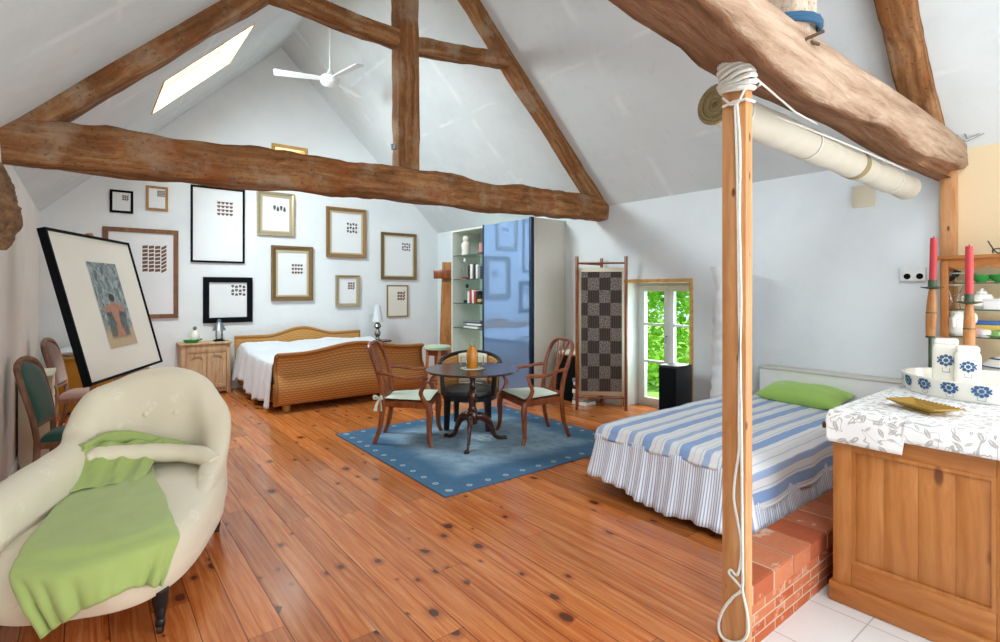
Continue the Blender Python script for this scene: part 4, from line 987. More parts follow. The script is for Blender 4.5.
solo('doily', bm, 'cream', 'round cream doily in the centre of the pedestal table', 'doily', (TX, TY, TT))
dz = TT + .006
t = thing('juice_bottle', 'glass carafe of orange juice standing on the doily', 'carafe', (TX - .01, TY - .01, dz))
bm = bmesh.new(); lathe(bm, [(0, 0), (.055, 0), (.06, .01), (.06, .15), (.05, .19), (.034, .235), (.032, .29), (.038, .30), (.034, .3), (.028, .235), (.0, .23)], 24); obj('bottle_glass', bm, 'glass', t)
bm = bmesh.new(); lathe(bm, [(0, .004), (.052, .004), (.056, .012), (.056, .15), (.046, .188), (.031, .228), (0, .228)], 24); obj('juice', bm, 'juice', t)
for (dx, dy), lb in (((-.075, .035), 'empty glass tumbler on the doily, on the armchair side with tied cushion'), ((.065, -.045), 'empty glass tumbler on the doily, near the armchair by the screen')):
    t = thing('tumbler', lb, 'glass', (TX + dx, TY + dy, dz), 0, 'tumblers on the doily')
    bm = bmesh.new(); lathe(bm, [(0, .0), (.033, 0), (.038, .008), (.041, .125), (.039, .125), (.036, .012), (0, .01)], 24); obj('glass_wall', bm, 'glass', t)
    bm = bmesh.new(); lathe(bm, [(0, .0005), (.034, .0005), (.036, .012), (0, .012)], 20); obj('glass_base', bm, 'glass', t)
# ---------------------------------------------------------------- carved armchairs (local +X is the front)
def armchair(loc, rz, label, bow):
    t = thing('armchair', label, 'armchair', loc, rz, 'mahogany armchairs at the round table')
    SH = .45
    # seat frame
    bm = bmesh.new(); pl = [(-.215, -.19), (.235, -.285), (.255, -.27), (.255, .27), (.235, .285), (-.215, .19)]
    prism(bm, pl, .065, Matrix.Translation((0, 0, SH - .065))); bmesh.ops.bevel(bm, geom=bm.edges[:], offset=.008, segments=2, affect='EDGES'); obj('seat_frame', bm, 'mahog', t)
    # front legs, sabre curved
    for s in (-1, 1):
        bm = bmesh.new(); tube(bm, catmull([(.235, s * .265, SH - .02), (.25, s * .275, .33), (.247, s * .275, .2), (.25, s * .285, .08), (.275, s * .30, 0)], 5), [.034, .032, .026, .022, .021], 8, flat=.8, up=(1, 0, 0)); obj('leg', bm, 'mahog', t)
        bm = bmesh.new(); tube(bm, catmull([(-.205, s * .185, SH), (-.215, s * .185, .32), (-.235, s * .19, .16), (-.285, s * .205, 0)], 5), [.028, .026, .023, .02], 8, flat=.85, up=(1, 0, 0)); obj('leg', bm, 'mahog', t)
    # hoop back: two stiles flowing into a bowed crest
    P = []
    for s in (-1, 1):
        q = [(-.205, s * .185, SH - .02), (-.225, s * .195, .62), (-.27, s * .215, .82), (-.325, s * .20, .97), (-.352, s * .12, 1.035)]
        P.append(q)
    path = catmull(P[0] + [(-.355, 0, 1.04)] + P[1][::-1], 7)
    bm = bmesh.new(); n = len(path); rr = [.026 - .006 * math.sin(PI * i / (n - 1)) for i in range(n)]
    tube(bm, path, rr, 8, flat=.8, up=(1, 0, 0)); obj('back_frame', bm, 'mahog', t)
    # pierced splat: three curved slats meeting at the waist
    for s in (-1, 0, 1):
        bm = bmesh.new(); tube(bm, catmull([(-.205, s * .05, SH + .01), (-.225, s * .028, .60), (-.262, s * .022, .72), (-.315, s * .06, .9), (-.352, s * .095, 1.025)], 5), [.022, .018, .016, .018, .02], 6, flat=.35, up=(0, 1, 0)); obj('splat', bm, 'mahog', t)
    bm = bmesh.new(); add_box(bm, (-.226, -.185, SH - .0), (-.198, .185, SH + .04), .006); obj('shoe_rail', bm, 'mahog', t)
    # arms and their scrolled supports
    for s in (-1, 1):
        bm = bmesh.new(); tube(bm, catmull([(-.255, s * .21, .745), (-.15, s * .245, .735), (0, s * .285, .705), (.13, s * .30, .705), (.205, s * .295, .715), (.225, s * .285, .69)], 5), [.02, .018, .018, .021, .022, .018], 8, flat=1.0); am = obj('armrest', bm, 'mahog', t)
        bm = bmesh.new(); tube(bm, catmull([(.215, s * .29, .705), (.20, s * .295, .63), (.17, s * .29, .55), (.20, s * .28, .47), (.225, s * .27, SH - .04)], 5), [.018, .018, .021, .024, .026], 8, flat=.8, up=(1, 0, 0)); obj('arm_support', bm, 'mahog', am)
    # cushion with its ties
    bm = bmesh.new()
    def cf(sgn):
        def f(u, v):
            a = u * 2 - 1; b = v * 2 - 1
            x = -.19 + .44 * u; hw = .17 + .10 * u
            h = ((1 - abs(a) ** 4) * (1 - abs(b) ** 4)) ** .6
            return Vector((x, b * hw, SH + .022 + sgn * .022 * h + (.004 * noise.noise(Vector((a * 3, b * 3, loc[0]))) * h)))
        return f
    grid(bm, 20, 20, cf(1)); grid(bm, 20, 20, cf(-1)); bmesh.ops.remove_doubles(bm, verts=bm.verts, dist=1e-4); cu = obj('seat_cushion', bm, 'mint', t)
    for s in ((-1,) if bow else ()):
        bm = bmesh.new(); c = Vector((-.225, s * .21, SH + .03))
        tube(bm, [(-.18, s * .165, SH + .025), c], .008, 6); 
        for dx, dy, dz_ in ((-.045, .03 * s, .03), (.02, .05 * s, .035)):
            tube(bm, catmull([c, c + Vector((dx, dy, dz_)), c + Vector((dx * 1.2, dy * .6, -.005)), c], 5), .011, 6, flat=.5)
        for dx in (-.03, .012):
            tube(bm, catmull([c, c + Vector((dx, .015 * s, -.06)), c + Vector((dx * 1.4, .02 * s, -.13))], 5), [.008, .013, .017], 6, flat=.35)
        obj('tie', bm, 'mint', cu)
    for ch in list(t.children) + [q for ch in t.children for q in ch.children]: ch.data.transform(Matrix.Diagonal((1.1, 1.1, .99, 1)))
    return t
armchair((2.73, 5.04, RZ), math.radians(-40), 'carved mahogany armchair whose pale cushion is tied with a bow, near the wicker bed', True)
armchair((3.885, 4.32, RZ), math.radians(166), 'carved mahogany armchair with pale cushion, standing in front of the folding screen', False)
# ---------------------------------------------------------------- black tub chair behind the table
t = thing('tub_chair', 'black round backed tub chair with black leather seat behind the table', 'chair', (3.52, 5.03, RZ), math.radians(226))
def tubscale():
    for ch in t.children: ch.data.transform(Matrix.Diagonal((1.22, 1.24, 1.0, 1)))
bm = bmesh.new(); pts = []
for k in range(25):
    a = math.radians(62 + (360 - 124) * k / 24); pts.append((.0 + .24 * math.cos(a), .285 * math.sin(a), .74 + .10 * max(0, -math.cos(a)) ** 1.0))
tube(bm, pts, [.02] + [.026] * 23 + [.02], 8, flat=.75, up=(0, 0, 1)); obj('back_rail', bm, 'black', t)
bm = bmesh.new(); lathe(bm, [(0, .385), (.22, .385), (.24, .395), (.245, .42), (.235, .452), (.19, .47), (0, .478)], 36, sx=1., sy=1.08); obj('seat', bm, 'blackleather', t)
bm = bmesh.new(); lathe(bm, [(.2, .34), (.235, .34), (.238, .388), (.2, .388)], 36, sx=1., sy=1.08); obj('seat_ring', bm, 'black', t)
for a, top in ((50, .73), (-50, .73), (140, .35), (-140, .35)):
    ca, sa = math.cos(math.radians(a)), math.sin(math.radians(a)); bm = bmesh.new()
    tube(bm, [(.21 * ca, .24 * sa, top if top < .5 else .40), (.225 * ca, .25 * sa, 0)], [.024, .018], 4, square=True); obj('leg', bm, 'black', t)
for a in (64, -64):
    ca, sa = math.cos(math.radians(a)), math.sin(math.radians(a)); bm = bmesh.new(); tube(bm, [(.22 * ca, .26 * sa, .39), (.235 * ca, .28 * sa, .74)], .018, 4, square=True); obj('arm_post', bm, 'black', t)
def tubpanel(a0, a1, z0, inset, th):
    bm = bmesh.new()
    def f(u, v):
        a = math.radians(a0 + (a1 - a0) * u); zt = .735 + .10 * max(0, -math.cos(a))
        return Vector(((.235 - inset) * math.cos(a), (.275 - inset) * math.sin(a), z0 + (zt - z0) * v))
    grid(bm, 16, 6, f, lambda u, v: (u * .35, v * .35)); return bm
for a0, a1 in ((98, 146), (214, 262)): thick(obj('cane_panel', tubpanel(a0, a1, .46, 0, .01), 'wickerpale', t, fixn=False), .012, 0)
thick(obj('back_pad', tubpanel(148, 212, .47, .006, .02), 'cream', t, fixn=False), .03, 0)
for a in (97, 147, 213, 263):
    ca, sa = math.cos(math.radians(a)), math.sin(math.radians(a)); bm = bmesh.new(); tube(bm, [(.225 * ca, .265 * sa, .40), (.236 * ca, .277 * sa, .74 + .09 * max(0, -ca))], .012, 6); obj('back_post', bm, 'orangewood', t)
tubscale()
# ---------------------------------------------------------------- chaise longue (local y towards its head, x away from the wall)
CRZ = -math.atan2(.385, .923); CLOC = (.21, 3.60, 0)
t = thing('chaise_longue', 'cream damask chaise longue with a rounded buttoned back and long padded side rail', 'chaise longue', CLOC, CRZ)
HW, YF0, YB0 = .40, -.74, .66
def outline(n=96):
    """seat plan, counter-clockwise, starting at the middle of the foot"""
    pts = []
    for k in range(n):
        a = -PI / 2 + 2 * PI * k / n; ca, sa = math.cos(a), math.sin(a)
        e = .55
        x = math.copysign(abs(ca) ** e, ca) * HW; y = math.copysign(abs(sa) ** e, sa) * (YB0 - YF0) / 2 + (YB0 + YF0) / 2
        x *= 1 + .05 * math.sin(PI * (y - YF0) / (YB0 - YF0))
        pts.append((x, y))
    return pts
OUT = outline()
def seat_level(q, z, f):     # inset towards the spine
    x, y = q; cy_ = max(-.38, min(.4, y)); return (x * f, cy_ + (y - cy_) * f, z)
bm = bmesh.new(); rings = []
for z, f in ((.175, .93), (.19, .985), (.25, 1.0), (.32, 1.005), (.375, .985), (.41, .93), (.43, .84), (.447, .65), (.458, .4), (.46, .12)):
    rings.append([bm.verts.new(Vector(seat_level(q, z + (.012 * noise.noise(Vector((q[0] * 4, q[1] * 4, z * 6))) if z > .2 else 0), f))) for q in OUT])
S = len(OUT)
for A, B in zip(rings, rings[1:]):
    for k in range(S): bm.faces.new((A[k], A[(k + 1) % S], B[(k + 1) % S], B[k]))
bm.faces.new(rings[0][::-1]); bm.faces.new(rings[-1])
obj('seat', bm, 'damask', t, ang=80)
def seat_z(x, y):
    """height of the upholstered top at a plan point"""
    hw = HW * .985; d = max(abs(x) / hw, 0); fy = 0
    if y < -.38: fy = min(1, (-.38 - y) / (.74 - .38))
    r = min(1, (d ** 2.6 + fy ** 2.6) ** (1 / 2.6))
    return .46 - .02 * r - .065 * max(0, (r - .72) / .28) ** 2
# wrap-round back and side rail: (x, y, top height, half thickness, lean of the top)
ctrl = [(.335, -.16, .40, .035), (.335, .0, .44, .045), (.33, .16, .485, .055), (.325, .32, .535, .065), (.315, .46, .63, .07), (.27, .59, .80, .085), (.19, .655, .945, .085), (.10, .685, 1.03, .085), (-.04, .69, 1.07, .085), (-.2, .685, 1.055, .085), (-.325, .645, .99, .085), (-.395, .56, .93, .085), (-.42, .49, .81, .085), (-.415, .40, .705, .085), (-.41, .1, .68, .09), (-.405, -.2, .67, .092), (-.40, -.45, .655, .09), (-.385, -.62, .62, .082)]
cp = catmull([Vector((c[0], c[1], c[2])) for c in ctrl], 8); tk = catmull([Vector((c[3], 0, 0)) for c in ctrl], 8)
bm = bmesh.new(); rings = []
N = len(cp)
for i, p in enumerate(cp):
    tg = cp[min(i + 1, N - 1)] - cp[max(i - 1, 0)]; nx, ny = tg.y, -tg.x; l = math.hypot(nx, ny); nx, ny = -nx / l, -ny / l   # towards the outside
    if (p.x * nx + (p.y - 0) * ny) < 0: nx, ny = -nx, -ny
    th = tk[i].x; top = p.z; lean = max(0, top - .5) * .16
    e0 = min(1, min(i, N - 1 - i) / 5); sc = .35 + .65 * math.sqrt(1 - (1 - e0) ** 2)
    prof = [(.7, .20), (1.0, .24), (.95, .42), (.9, .6), (1.0, .78), (1.05, .88), (.8, .965), (.2, 1.0), (-.5, .985), (-.95, .92), (-1.08, .82), (-1.0, .7), (-.85, .58), (-.72, .46), (-.72, .34), (-.3, .22)]
    ring = []
    for o_, hz in prof:
        z = .19 + (top - .19) * (hz - .2) / .8; z = .19 + (z - .19) * (.55 + .45 * sc) if i < 6 or i > N - 7 else z
        off = o_ * th * sc + lean * max(0, (z - .45)) / max(.05, top - .45)
        q = Vector((p.x + nx * off, p.y + ny * off, z)); q += Vector((nx, ny, 0)) * (.008 * noise.noise(q * 6))
        ring.append(bm.verts.new(q))
    rings.append(ring)
S = len(rings[0])
for A, B in zip(rings, rings[1:]):
    for k in range(S): bm.faces.new((A[k], A[(k + 1) % S], B[(k + 1) % S], B[k]))
bm.faces.new(rings[0][::-1]); bm.faces.new(rings[-1])
bk = obj('backrest', bm, 'damask', t, ang=80)
ss = bk.modifiers.new('soft', 'SUBSURF'); ss.levels = ss.render_levels = 1
from mathutils.bvhtree import BVHTree
bvh = BVHTree.FromPolygons([q.co.copy() for q in bk.data.vertices], [tuple(p.vertices) for p in bk.data.polygons])
for bx_, bz in ((-.15, .765), (.03, .765)):
    hit = bvh.ray_cast(Vector((bx_, -.1, bz)), Vector((0, 1, 0)))[0]; by_ = hit.y + .008
    bm = bmesh.new(); lathe(bm, [(0, -.004), (.021, -.004), (.02, .008), (.012, .014), (0, .016)], 14, (bx_, by_, bz), Matrix.Rotation(PI / 2, 3, 'X')); obj('button', bm, 'damask', bk)
bm = bmesh.new(); tube(bm, catmull([(-.345, .30, .585), (-.30, .345, .59), (-.15, .40, .575), (.03, .43, .56), (.14, .43, .545), (.25, .40, .53), (.345, .32, .495)], 6), [.03, .055, .056, .056, .054, .06, .05], 14)
for q in bm.verts: q.co += Vector((0, 0, .006 * noise.noise(q.co * 16)))
obj('bolster', bm, 'damask', t, ang=80)
for lx, ly in ((.325, -.60), (.325, .47), (-.325, -.60), (-.325, .47)):
    bm = bmesh.new(); lathe(bm, [(0, .0), (.016, 0), (.018, .03), (.022, .035), (.022, .06), (.019, .065), (.028, .11), (.026, .115), (.034, .14), (.036, .2), (0, .2)], 12, (lx, ly, .0)); lg = obj('leg', bm, 'black', t)
    bm = bmesh.new(); lathe(bm, [(0, -.011), (.02, -.011), (.022, 0), (.02, .011), (0, .011)], 14, (lx, ly, .022), Matrix.Rotation(PI / 2, 3, 'Y')); obj('caster', bm, 'iron', lg)
# ---------------------------------------------------------------- green throw
MT = Matrix.Translation(CLOC) @ Matrix.Rotation(CRZ, 4, 'Z')
def drape(x, y):
    """point on the seat for a plan point; past the foot or flank it hangs down"""
    best = None
    cy_ = max(-.36, min(.5, y)); d = math.hypot(x / (HW * 1.0), (y - cy_) / .38)
    if d <= .93: return Vector((x, y, seat_z(x, y)))
    k = .93 / d; ex, ey = x * k, cy_ + (y - cy_) * k
    ov = math.hypot(x - ex, y - ey); nx, ny = (x - ex) / max(ov, 1e-6), (y - ey) / max(ov, 1e-6)
    a = min(ov, .06); z = seat_z(ex, ey) - .4 * a * a / .06 - max(0, ov - .06)
    out = min(ov, .06) + .008
    return Vector((ex + nx * out, ey + ny * out, z))
def lerp2(tab, v):
    for (a, x1), (b, x2) in zip(tab, tab[1:]):
        if v <= b: s = (v - a) / (b - a); return x1 + (x2 - x1) * s
    return tab[-1][1]
LT = [(0, (-.36)), (.2, -.37), (.45, -.285), (.7, -.215), (.85, -.165), (1, -.05)]
RT = [(0, (-.03)), (.2, .06), (.45, .21), (.7, .33), (.85, .40), (1, .46)]
def throwf(u, v):
    l, r = lerp2(LT, v), lerp2(RT, v)
    x = l + (r - l) * u; y = .42 - 1.42 * v + (.10 * u * min(1, v / .6) + .16 * u * max(0, v - .6) / .4)
    p = drape(x, y); w = v * v
    wr = .006 * noise.noise(Vector((x * 5, y * 3, 2)))
    if p.z < .40:
        k = min(1, (.40 - p.z) / .12); ru = noise.noise(Vector((u * 11, v * .6, 5))) * .03 * k + (.5 + .5 * math.sin(u * 40 + 5 * math.sin(u * 6))) * .024 * k
        d = Vector((p.x * .6, min(0, p.y + .3), 0)); d.normalize(); p += d * (ru + .02 * k)
    p.z += .018 + abs(wr)
    return p
bm = bmesh.new(); grid(bm, 70, 90, throwf)
cl = thing('throw', 'sage green throw spread over the seat of the cream chaise longue', 'throw', MT @ Vector((0, -.1, .46)), CRZ)
bm.transform(MT); o = obj('sheet', bm, 'green_throw', cl, True, ang=80); thick(o, .008, 1)
bm = bmesh.new(); rr_ = random.Random(3)
for k in range(9):
    s = k / 8
    pts = [(-.40 + .03 * s, .20 + .10 * s, .50 + .16 * s), (-.36 + .05 * s, .36 + .10 * s, .60 + .07 * s), (-.20, .50 + .03 * s, .63 + .03 * math.sin(k)), (-.02, .545 + .0 * s, .625 - .02 * s), (.13, .55, .585 - .02 * s)]
    pts = [Vector(p) + Vector((rr_.uniform(-.012, .012), -.03 * (1 - s) + rr_.uniform(-.01, .01), -.10 * (1 - s))) for p in pts]
    tube(bm, catmull(pts, 6), [.014, .03, .034, .03, .016], 8, flat=.6)
bm.transform(MT); obj('gathered_fold', bm, 'green_throw', cl, True, ang=80)
def cascade(u, v):
    x = -.405 + .40 * u + .05 * v * (1 - u); y = (.33 + .20 * u) * (1 - v) + (.06 + .10 * u) * v
    zt = .665 - .05 * u; z = zt + (.478 - zt) * (1 - (1 - v) ** 1.7)
    f = math.sin(u * 21 + 3 * v + 1.2 * math.sin(v * 5)) * .012 + noise.noise(Vector((u * 7, v * 2, 8))) * .014
    return Vector((x + f * .3, y - abs(f) * .6, z + f * (1 - .6 * v) + .004))
bm = bmesh.new(); grid(bm, 60, 30, cascade); bm.transform(MT); thick(obj('fallen_fold', bm, 'green_throw', cl, True, ang=80, fixn=False), .006, 0)

# ---------------------------------------------------------------- framed picture on its easel
PTL, PTR, PBR, PBL = Vector((-.247, 5.291, 2.08)), Vector((.348, 6.58, 2.08)), Vector((.628, 6.45, .856)), Vector((.033, 5.161, .856))
ex = (PTR - PTL).normalized(); ey = (PTL - PBL).normalized(); ez = ex.cross(ey).normalized()
if ez.x < 0: ez = -ez
ctr = (PTL + PBR) / 2
def pm(u, v, d): return PBL + (PBR - PBL) * u + (PTL - PBL) * v + ez * d
t = thing('large_picture', 'large black framed painting with a wide pale mount leaning on the easel', 'picture', (PBL + PBR) / 2)
bm = bmesh.new(); W, Hh = (PBR - PBL).length, (PTL - PBL).length; fw = .022
def pbox(bm, u0, u1, v0, v1, d0, d1):
    vs = add_box(bm, (0, 0, 0), (1, 1, 1))
    for q in vs: q.co = pm(u0 + (u1 - u0) * q.co.x, v0 + (v1 - v0) * q.co.y, d0 + (d1 - d0) * q.co.z)
fu, fv = fw / W, fw / Hh
pbox(bm, 0, fu, 0, 1, -.045, .012); pbox(bm, 1 - fu, 1, 0, 1, -.045, .012); pbox(bm, fu, 1 - fu, 0, fv, -.045, .012); pbox(bm, fu, 1 - fu, 1 - fv, 1, -.045, .012); obj('frame', bm, 'blackmatte', t, True)
bm = bmesh.new(); pbox(bm, fu * .9, 1 - fu * .9, fv * .9, 1 - fv * .9, -.03, 0.); obj('mount', bm, 'paperc', t, True)
# painted sheet: corners measured on the mount's plane
def onpic(u, v):
    r = Vector(ray(u, v)); o0 = Vector((0, 0, CAMZ)); tt = (pm(0, 0, .001) - o0).dot(ez) / r.dot(ez); return o0 + r * tt
A, B, C_, D = onpic(85.2, 261), onpic(115, 264.7), onpic(137.6, 343.2), onpic(111.4, 348.8)
uu0 = ((A - PBL).dot(ex) + (D - PBL).dot(ex)) / 2 / W; uu1 = ((B - PBL).dot(ex) + (C_ - PBL).dot(ex)) / 2 / W
vv1 = ((A - PBL).dot(ey) + (B - PBL).dot(ey)) / 2 / Hh; vv0 = ((D - PBL).dot(ey) + (C_ - PBL).dot(ey)) / 2 / Hh
bm = bmesh.new(); grid(bm, 1, 1, lambda u, v: pm(uu0 + (uu1 - uu0) * u, vv0 + (vv1 - vv0) * v, .003), lambda u, v: (u, v)); obj('painted_sheet', bm, 'painting', t, True, fixn=False)
t = thing('easel', 'wooden easel behind the large framed picture, its mast tip above the frame', 'easel', (.30, 5.80, 0))
mid = pm(.62, 0, -.075); back = -ez; back.z = 0; back.normalize(); side = Vector((ex.x, ex.y, 0)).normalized()
def epost(name, a, b, r, mat='orangewood'):
    bm = bmesh.new(); tube(bm, [a, b], r, 4, square=True); obj(name, bm, mat, t, True)
mt_ = pm(.62, 1.05, -.085); epost('mast', Vector((mid.x + .04, mid.y - .02, .25)), mt_, .022)
for sgn in (-1, 1):
    a = mid + side * .16 * sgn + ez * .10; a.z = 0; b = pm(.60, .82, -.085) + side * .05 * sgn; epost('leg', a, b, .02)
a = mid + back * .28; a.z = 0; a.x = max(a.x, -.42); epost('rear_leg', a, pm(.58, .86, -.12), .018)
bm = bmesh.new(); pbox(bm, .45, .75, -.016, -.004, -.1, .018); obj('ledge', bm, 'orangewood', t, True)
bm = bmesh.new(); a = mid + side * .13 + ez * .06; b = mid - side * .13 + ez * .06; a.z = b.z = .35; tube(bm, [a, b], .02, 4, square=True); obj('crossbar', bm, 'orangewood', t, True)

# ---------------------------------------------------------------- upholstered side chairs along the wall (local +X front)
def sidechair(loc, rz, label, mat):
    t = thing('side_chair', label, 'chair', loc, rz, 'upholstered chairs by the wall')
    SH = .43
    bm = bmesh.new(); pl = [(-.21, -.19), (.22, -.245), (.24, -.22), (.24, .22), (.22, .245), (-.21, .19)]
    prism(bm, pl, .06, Matrix.Translation((0, 0, SH - .07))); bmesh.ops.bevel(bm, geom=bm.edges[:], offset=.01, segments=2, affect='EDGES'); obj('seat_frame', bm, 'walnutgrey', t)
    bm = bmesh.new()
    def f(u, v):
        a, b = u * 2 - 1, v * 2 - 1; h = ((1 - abs(a) ** 5) * (1 - abs(b) ** 5)) ** .5
        return Vector((-.2 + .44 * u, b * (.185 + .05 * u), SH - .015 + .065 * h))
    grid(bm, 20, 20, f); obj('seat', bm, mat, t)
    for s in (-1, 1):
        bm = bmesh.new(); tube(bm, catmull([(.21, s * .21, SH - .03), (.235, s * .225, .33), (.215, s * .215, .15), (.235, s * .225, 0)], 5), [.032, .03, .02, .018], 8); obj('leg', bm, 'walnutgrey', t)
        bm = bmesh.new(); tube(bm, catmull([(-.2, s * .175, SH), (-.215, s * .18, .2), (-.28, s * .19, 0)], 5), [.024, .022, .018], 8); obj('leg', bm, 'walnutgrey', t)
    pth = catmull([(-.20, -.175, SH - .02), (-.225, -.205, .62), (-.285, -.225, .88), (-.32, -.19, 1.0), (-.335, -.08, 1.045), (-.337, 0, 1.05), (-.335, .08, 1.045), (-.32, .19, 1.0), (-.285, .225, .88), (-.225, .205, .62), (-.20, .175, SH - .02)], 6)
    bm = bmesh.new(); tube(bm, pth, .022, 8, flat=1.1, up=(1, 0, 0)); bf = obj('back_frame', bm, 'walnutgrey', t)
    bm = bmesh.new(); tube(bm, [(-.212, -.185, .54), (-.212, .185, .54)], .018, 8); obj('lower_rail', bm, 'walnutgrey', bf)
    bm = bmesh.new()
    def pad(sg):
        def f(u, v):
            z = .55 + (.475) * v; b = u * 2 - 1
            hw = .19 + .03 * min(1, v * 1.6) - (.16 * max(0, (v - .72) / .28) ** 2.2)
            x = -.213 - .125 * ((z - .54) / .5) ** 1.2
            h = ((1 - abs(b) ** 4) * (1 - abs(2 * v - 1) ** 6)) ** .5
            return Vector((x + sg * .035 * h + .004, b * hw, z))
        return f
    grid(bm, 16, 18, pad(1)); grid(bm, 16, 18, pad(-.5)); bmesh.ops.remove_doubles(bm, verts=bm.verts, dist=1e-4); obj('backrest', bm, mat, t)
    return t
sidechair((-.05, 5.57, 0), math.radians(-14), 'side chair with teal green velvet seat and back beside the chaise longue', 'teal')
sidechair((.0, 7.62, 0), math.radians(-12), 'side chair in faded rose velvet farther along the wall behind the teal one', 'rose')
# cream cabinet between them, mustard chest with linen by the gable wall
t = thing('cream_cabinet', 'low cream painted cabinet against the wall between the two side chairs', 'cabinet', (-.36, 6.55, 0))
bm = bmesh.new(); add_box(bm, (-.46, 6.28, .06), (-.24, 6.82, .80), .006); obj('body', bm, 'cream', t, True)
bm = bmesh.new(); add_box(bm, (-.464, 6.25, .80), (-.22, 6.85, .83), .006); obj('top', bm, 'cream', t, True)
for k in range(3):
    bm = bmesh.new(); add_box(bm, (-.24, 6.31, .10 + .235 * k), (-.228, 6.79, .315 + .235 * k), .004); d = obj('drawer', bm, 'cream', t, True)
    bm = bmesh.new(); lathe(bm, [(0, 0), (.014, .002), (.016, .014), (0, .022)], 10, (-.228, 6.55, .21 + .235 * k), Matrix.Rotation(PI / 2, 3, 'Y')); obj('knob', bm, 'steel', d, True)
for yy in (6.31, 6.79):
    bm = bmesh.new(); add_box(bm, (-.45, yy - .025, 0), (-.25, yy + .025, .06)); obj('foot', bm, 'cream', t, True)
t = thing('mustard_chest', 'mustard coloured chest standing near the gable wall behind the easel', 'chest', (-.05, 8.95, 0))
bm = bmesh.new(); add_box(bm, (-.3, 8.7, .03), (.3, 9.2, .70), .02); obj('body', bm, 'mustard', t, True)
bm = bmesh.new(); add_box(bm, (-.32, 8.68, .70), (.32, 9.22, .74), .015); obj('lid', bm, 'mustard', t, True)
for xx in (-.24, .24):
    bm = bmesh.new(); add_box(bm, (xx - .03, 8.72, 0), (xx + .03, 9.18, .03)); obj('foot', bm, 'walnutgrey', t, True)
bm = bmesh.new(); pillow(bm, (-.03, 8.95, .80), .5, .42, .13); solo('folded_linen', bm, 'white_cloth', 'folded white linen lying on the mustard chest', 'linen', (-.03, 8.95, .74))
# rough bark piece hung by a string from the end of the tie beam
c = on_y(1, 207, 4.72)
t = thing('bark_piece', 'long rough piece of brown bark hung by a string below the tie beam end', 'bark', (c.x, c.y, c.z - .28))
bm = bmesh.new(); pr = []
S = 22
rings = []
for k in range(31):
    s = k / 30; z = .57 * s; r = .078 * math.sin(PI * min(1, max(.03, s * .97 + .015))) ** .45
    ring = []
    for j in range(S):
        a = 2 * PI * j / S; f = 1 + .28 * noise.noise(Vector((math.cos(a) * 2, math.sin(a) * 2, s * 8))) + .2 * noise.noise(Vector((math.cos(a) * 5, math.sin(a) * 5, s * 20)))
        ring.append(bm.verts.new((r * f * math.cos(a) + .02 * math.sin(s * 5), r * f * math.sin(a), z)))
    rings.append(ring)
for A, B in zip(rings, rings[1:]):
    for k in range(S): bm.faces.new((A[k], A[(k + 1) % S], B[(k + 1) % S], B[k]))
bm.faces.new(rings[0][::-1]); bm.faces.new(rings[-1]); obj('bark', bm, 'bark', t, ang=80)
bm = bmesh.new(); tube(bm, [(.0, 0, .56), (-.02, .1, .76)], .003, 6); obj('string', bm, 'rope', t)
# ---------------------------------------------------------------- day bed with striped cover
QX0, QX1, QY0, QY1, QZ = 3.27, 5.56, 1.66, 2.88, .50
t = thing('day_bed', 'low double bed with blue ticking valance and white box headboard by the wall', 'bed', (4.45, 2.28, 0))
bm = bmesh.new(); add_box(bm, (QX0 + .04, QY0 + .04, .24), (QX1, QY1 - .04, QZ - .02), .05); obj('mattress', bm, 'white_cloth', t, True)
bm = bmesh.new(); add_box(bm, (QX0 + .12, QY0 + .1, .14), (QX1, QY1 - .1, .24), .01); obj('bed_base', bm, 'nspine', t, True)
for xx in (QX0 + .2, QX1 - .12):
    for yy in (QY0 + .16, QY1 - .16):
        bm = bmesh.new(); add_box(bm, (xx - .035, yy - .035, 0), (xx + .035, yy + .035, .14)); obj('leg', bm, 'nspine', t, True)
bm = bmesh.new(); add_box(bm, (5.585, 1.25, 0), (5.795, 2.66, .78), .004); hb = obj('headboard', bm, 'whitep', t, True)
bm = bmesh.new(); add_box(bm, (5.575, 1.24, .78), (5.797, 2.67, .80), .004); obj('headboard_shelf', bm, 'cab', hb, True)
# gathered valance: foot and both flanks
def corner_path():
    r = .05; a = QX0 - .005; p = []
    p.append((5.3, QY0 - .0)); p.append((a + r, QY0)); 
    for k in range(1, 6): th = PI / 2 * k / 6; p.append((a + r - r * math.sin(th), QY0 + r - r * math.cos(th)))
    p.append((a, QY0 + r)); p.append((a, QY1 - r))
    for k in range(1, 6): th = PI / 2 * k / 6; p.append((a + r - r * math.cos(th), QY1 - r + r * math.sin(th)))
    p.append((a + r, QY1)); p.append((5.3, QY1)); return [Vector((x, y, 0)) for x, y in p]
CPth = corner_path(); LEN = [0]
for a, b in zip(CPth, CPth[1:]): LEN.append(LEN[-1] + (b - a).length)
def along(s):
    for i in range(len(CPth) - 1):
        if s <= LEN[i + 1] + 1e-9:
            d = (CPth[i + 1] - CPth[i]).normalized(); return CPth[i] + d * (s - LEN[i]), d
    return CPth[-1], (CPth[-1] - CPth[-2]).normalized()
TOT = LEN[-1]
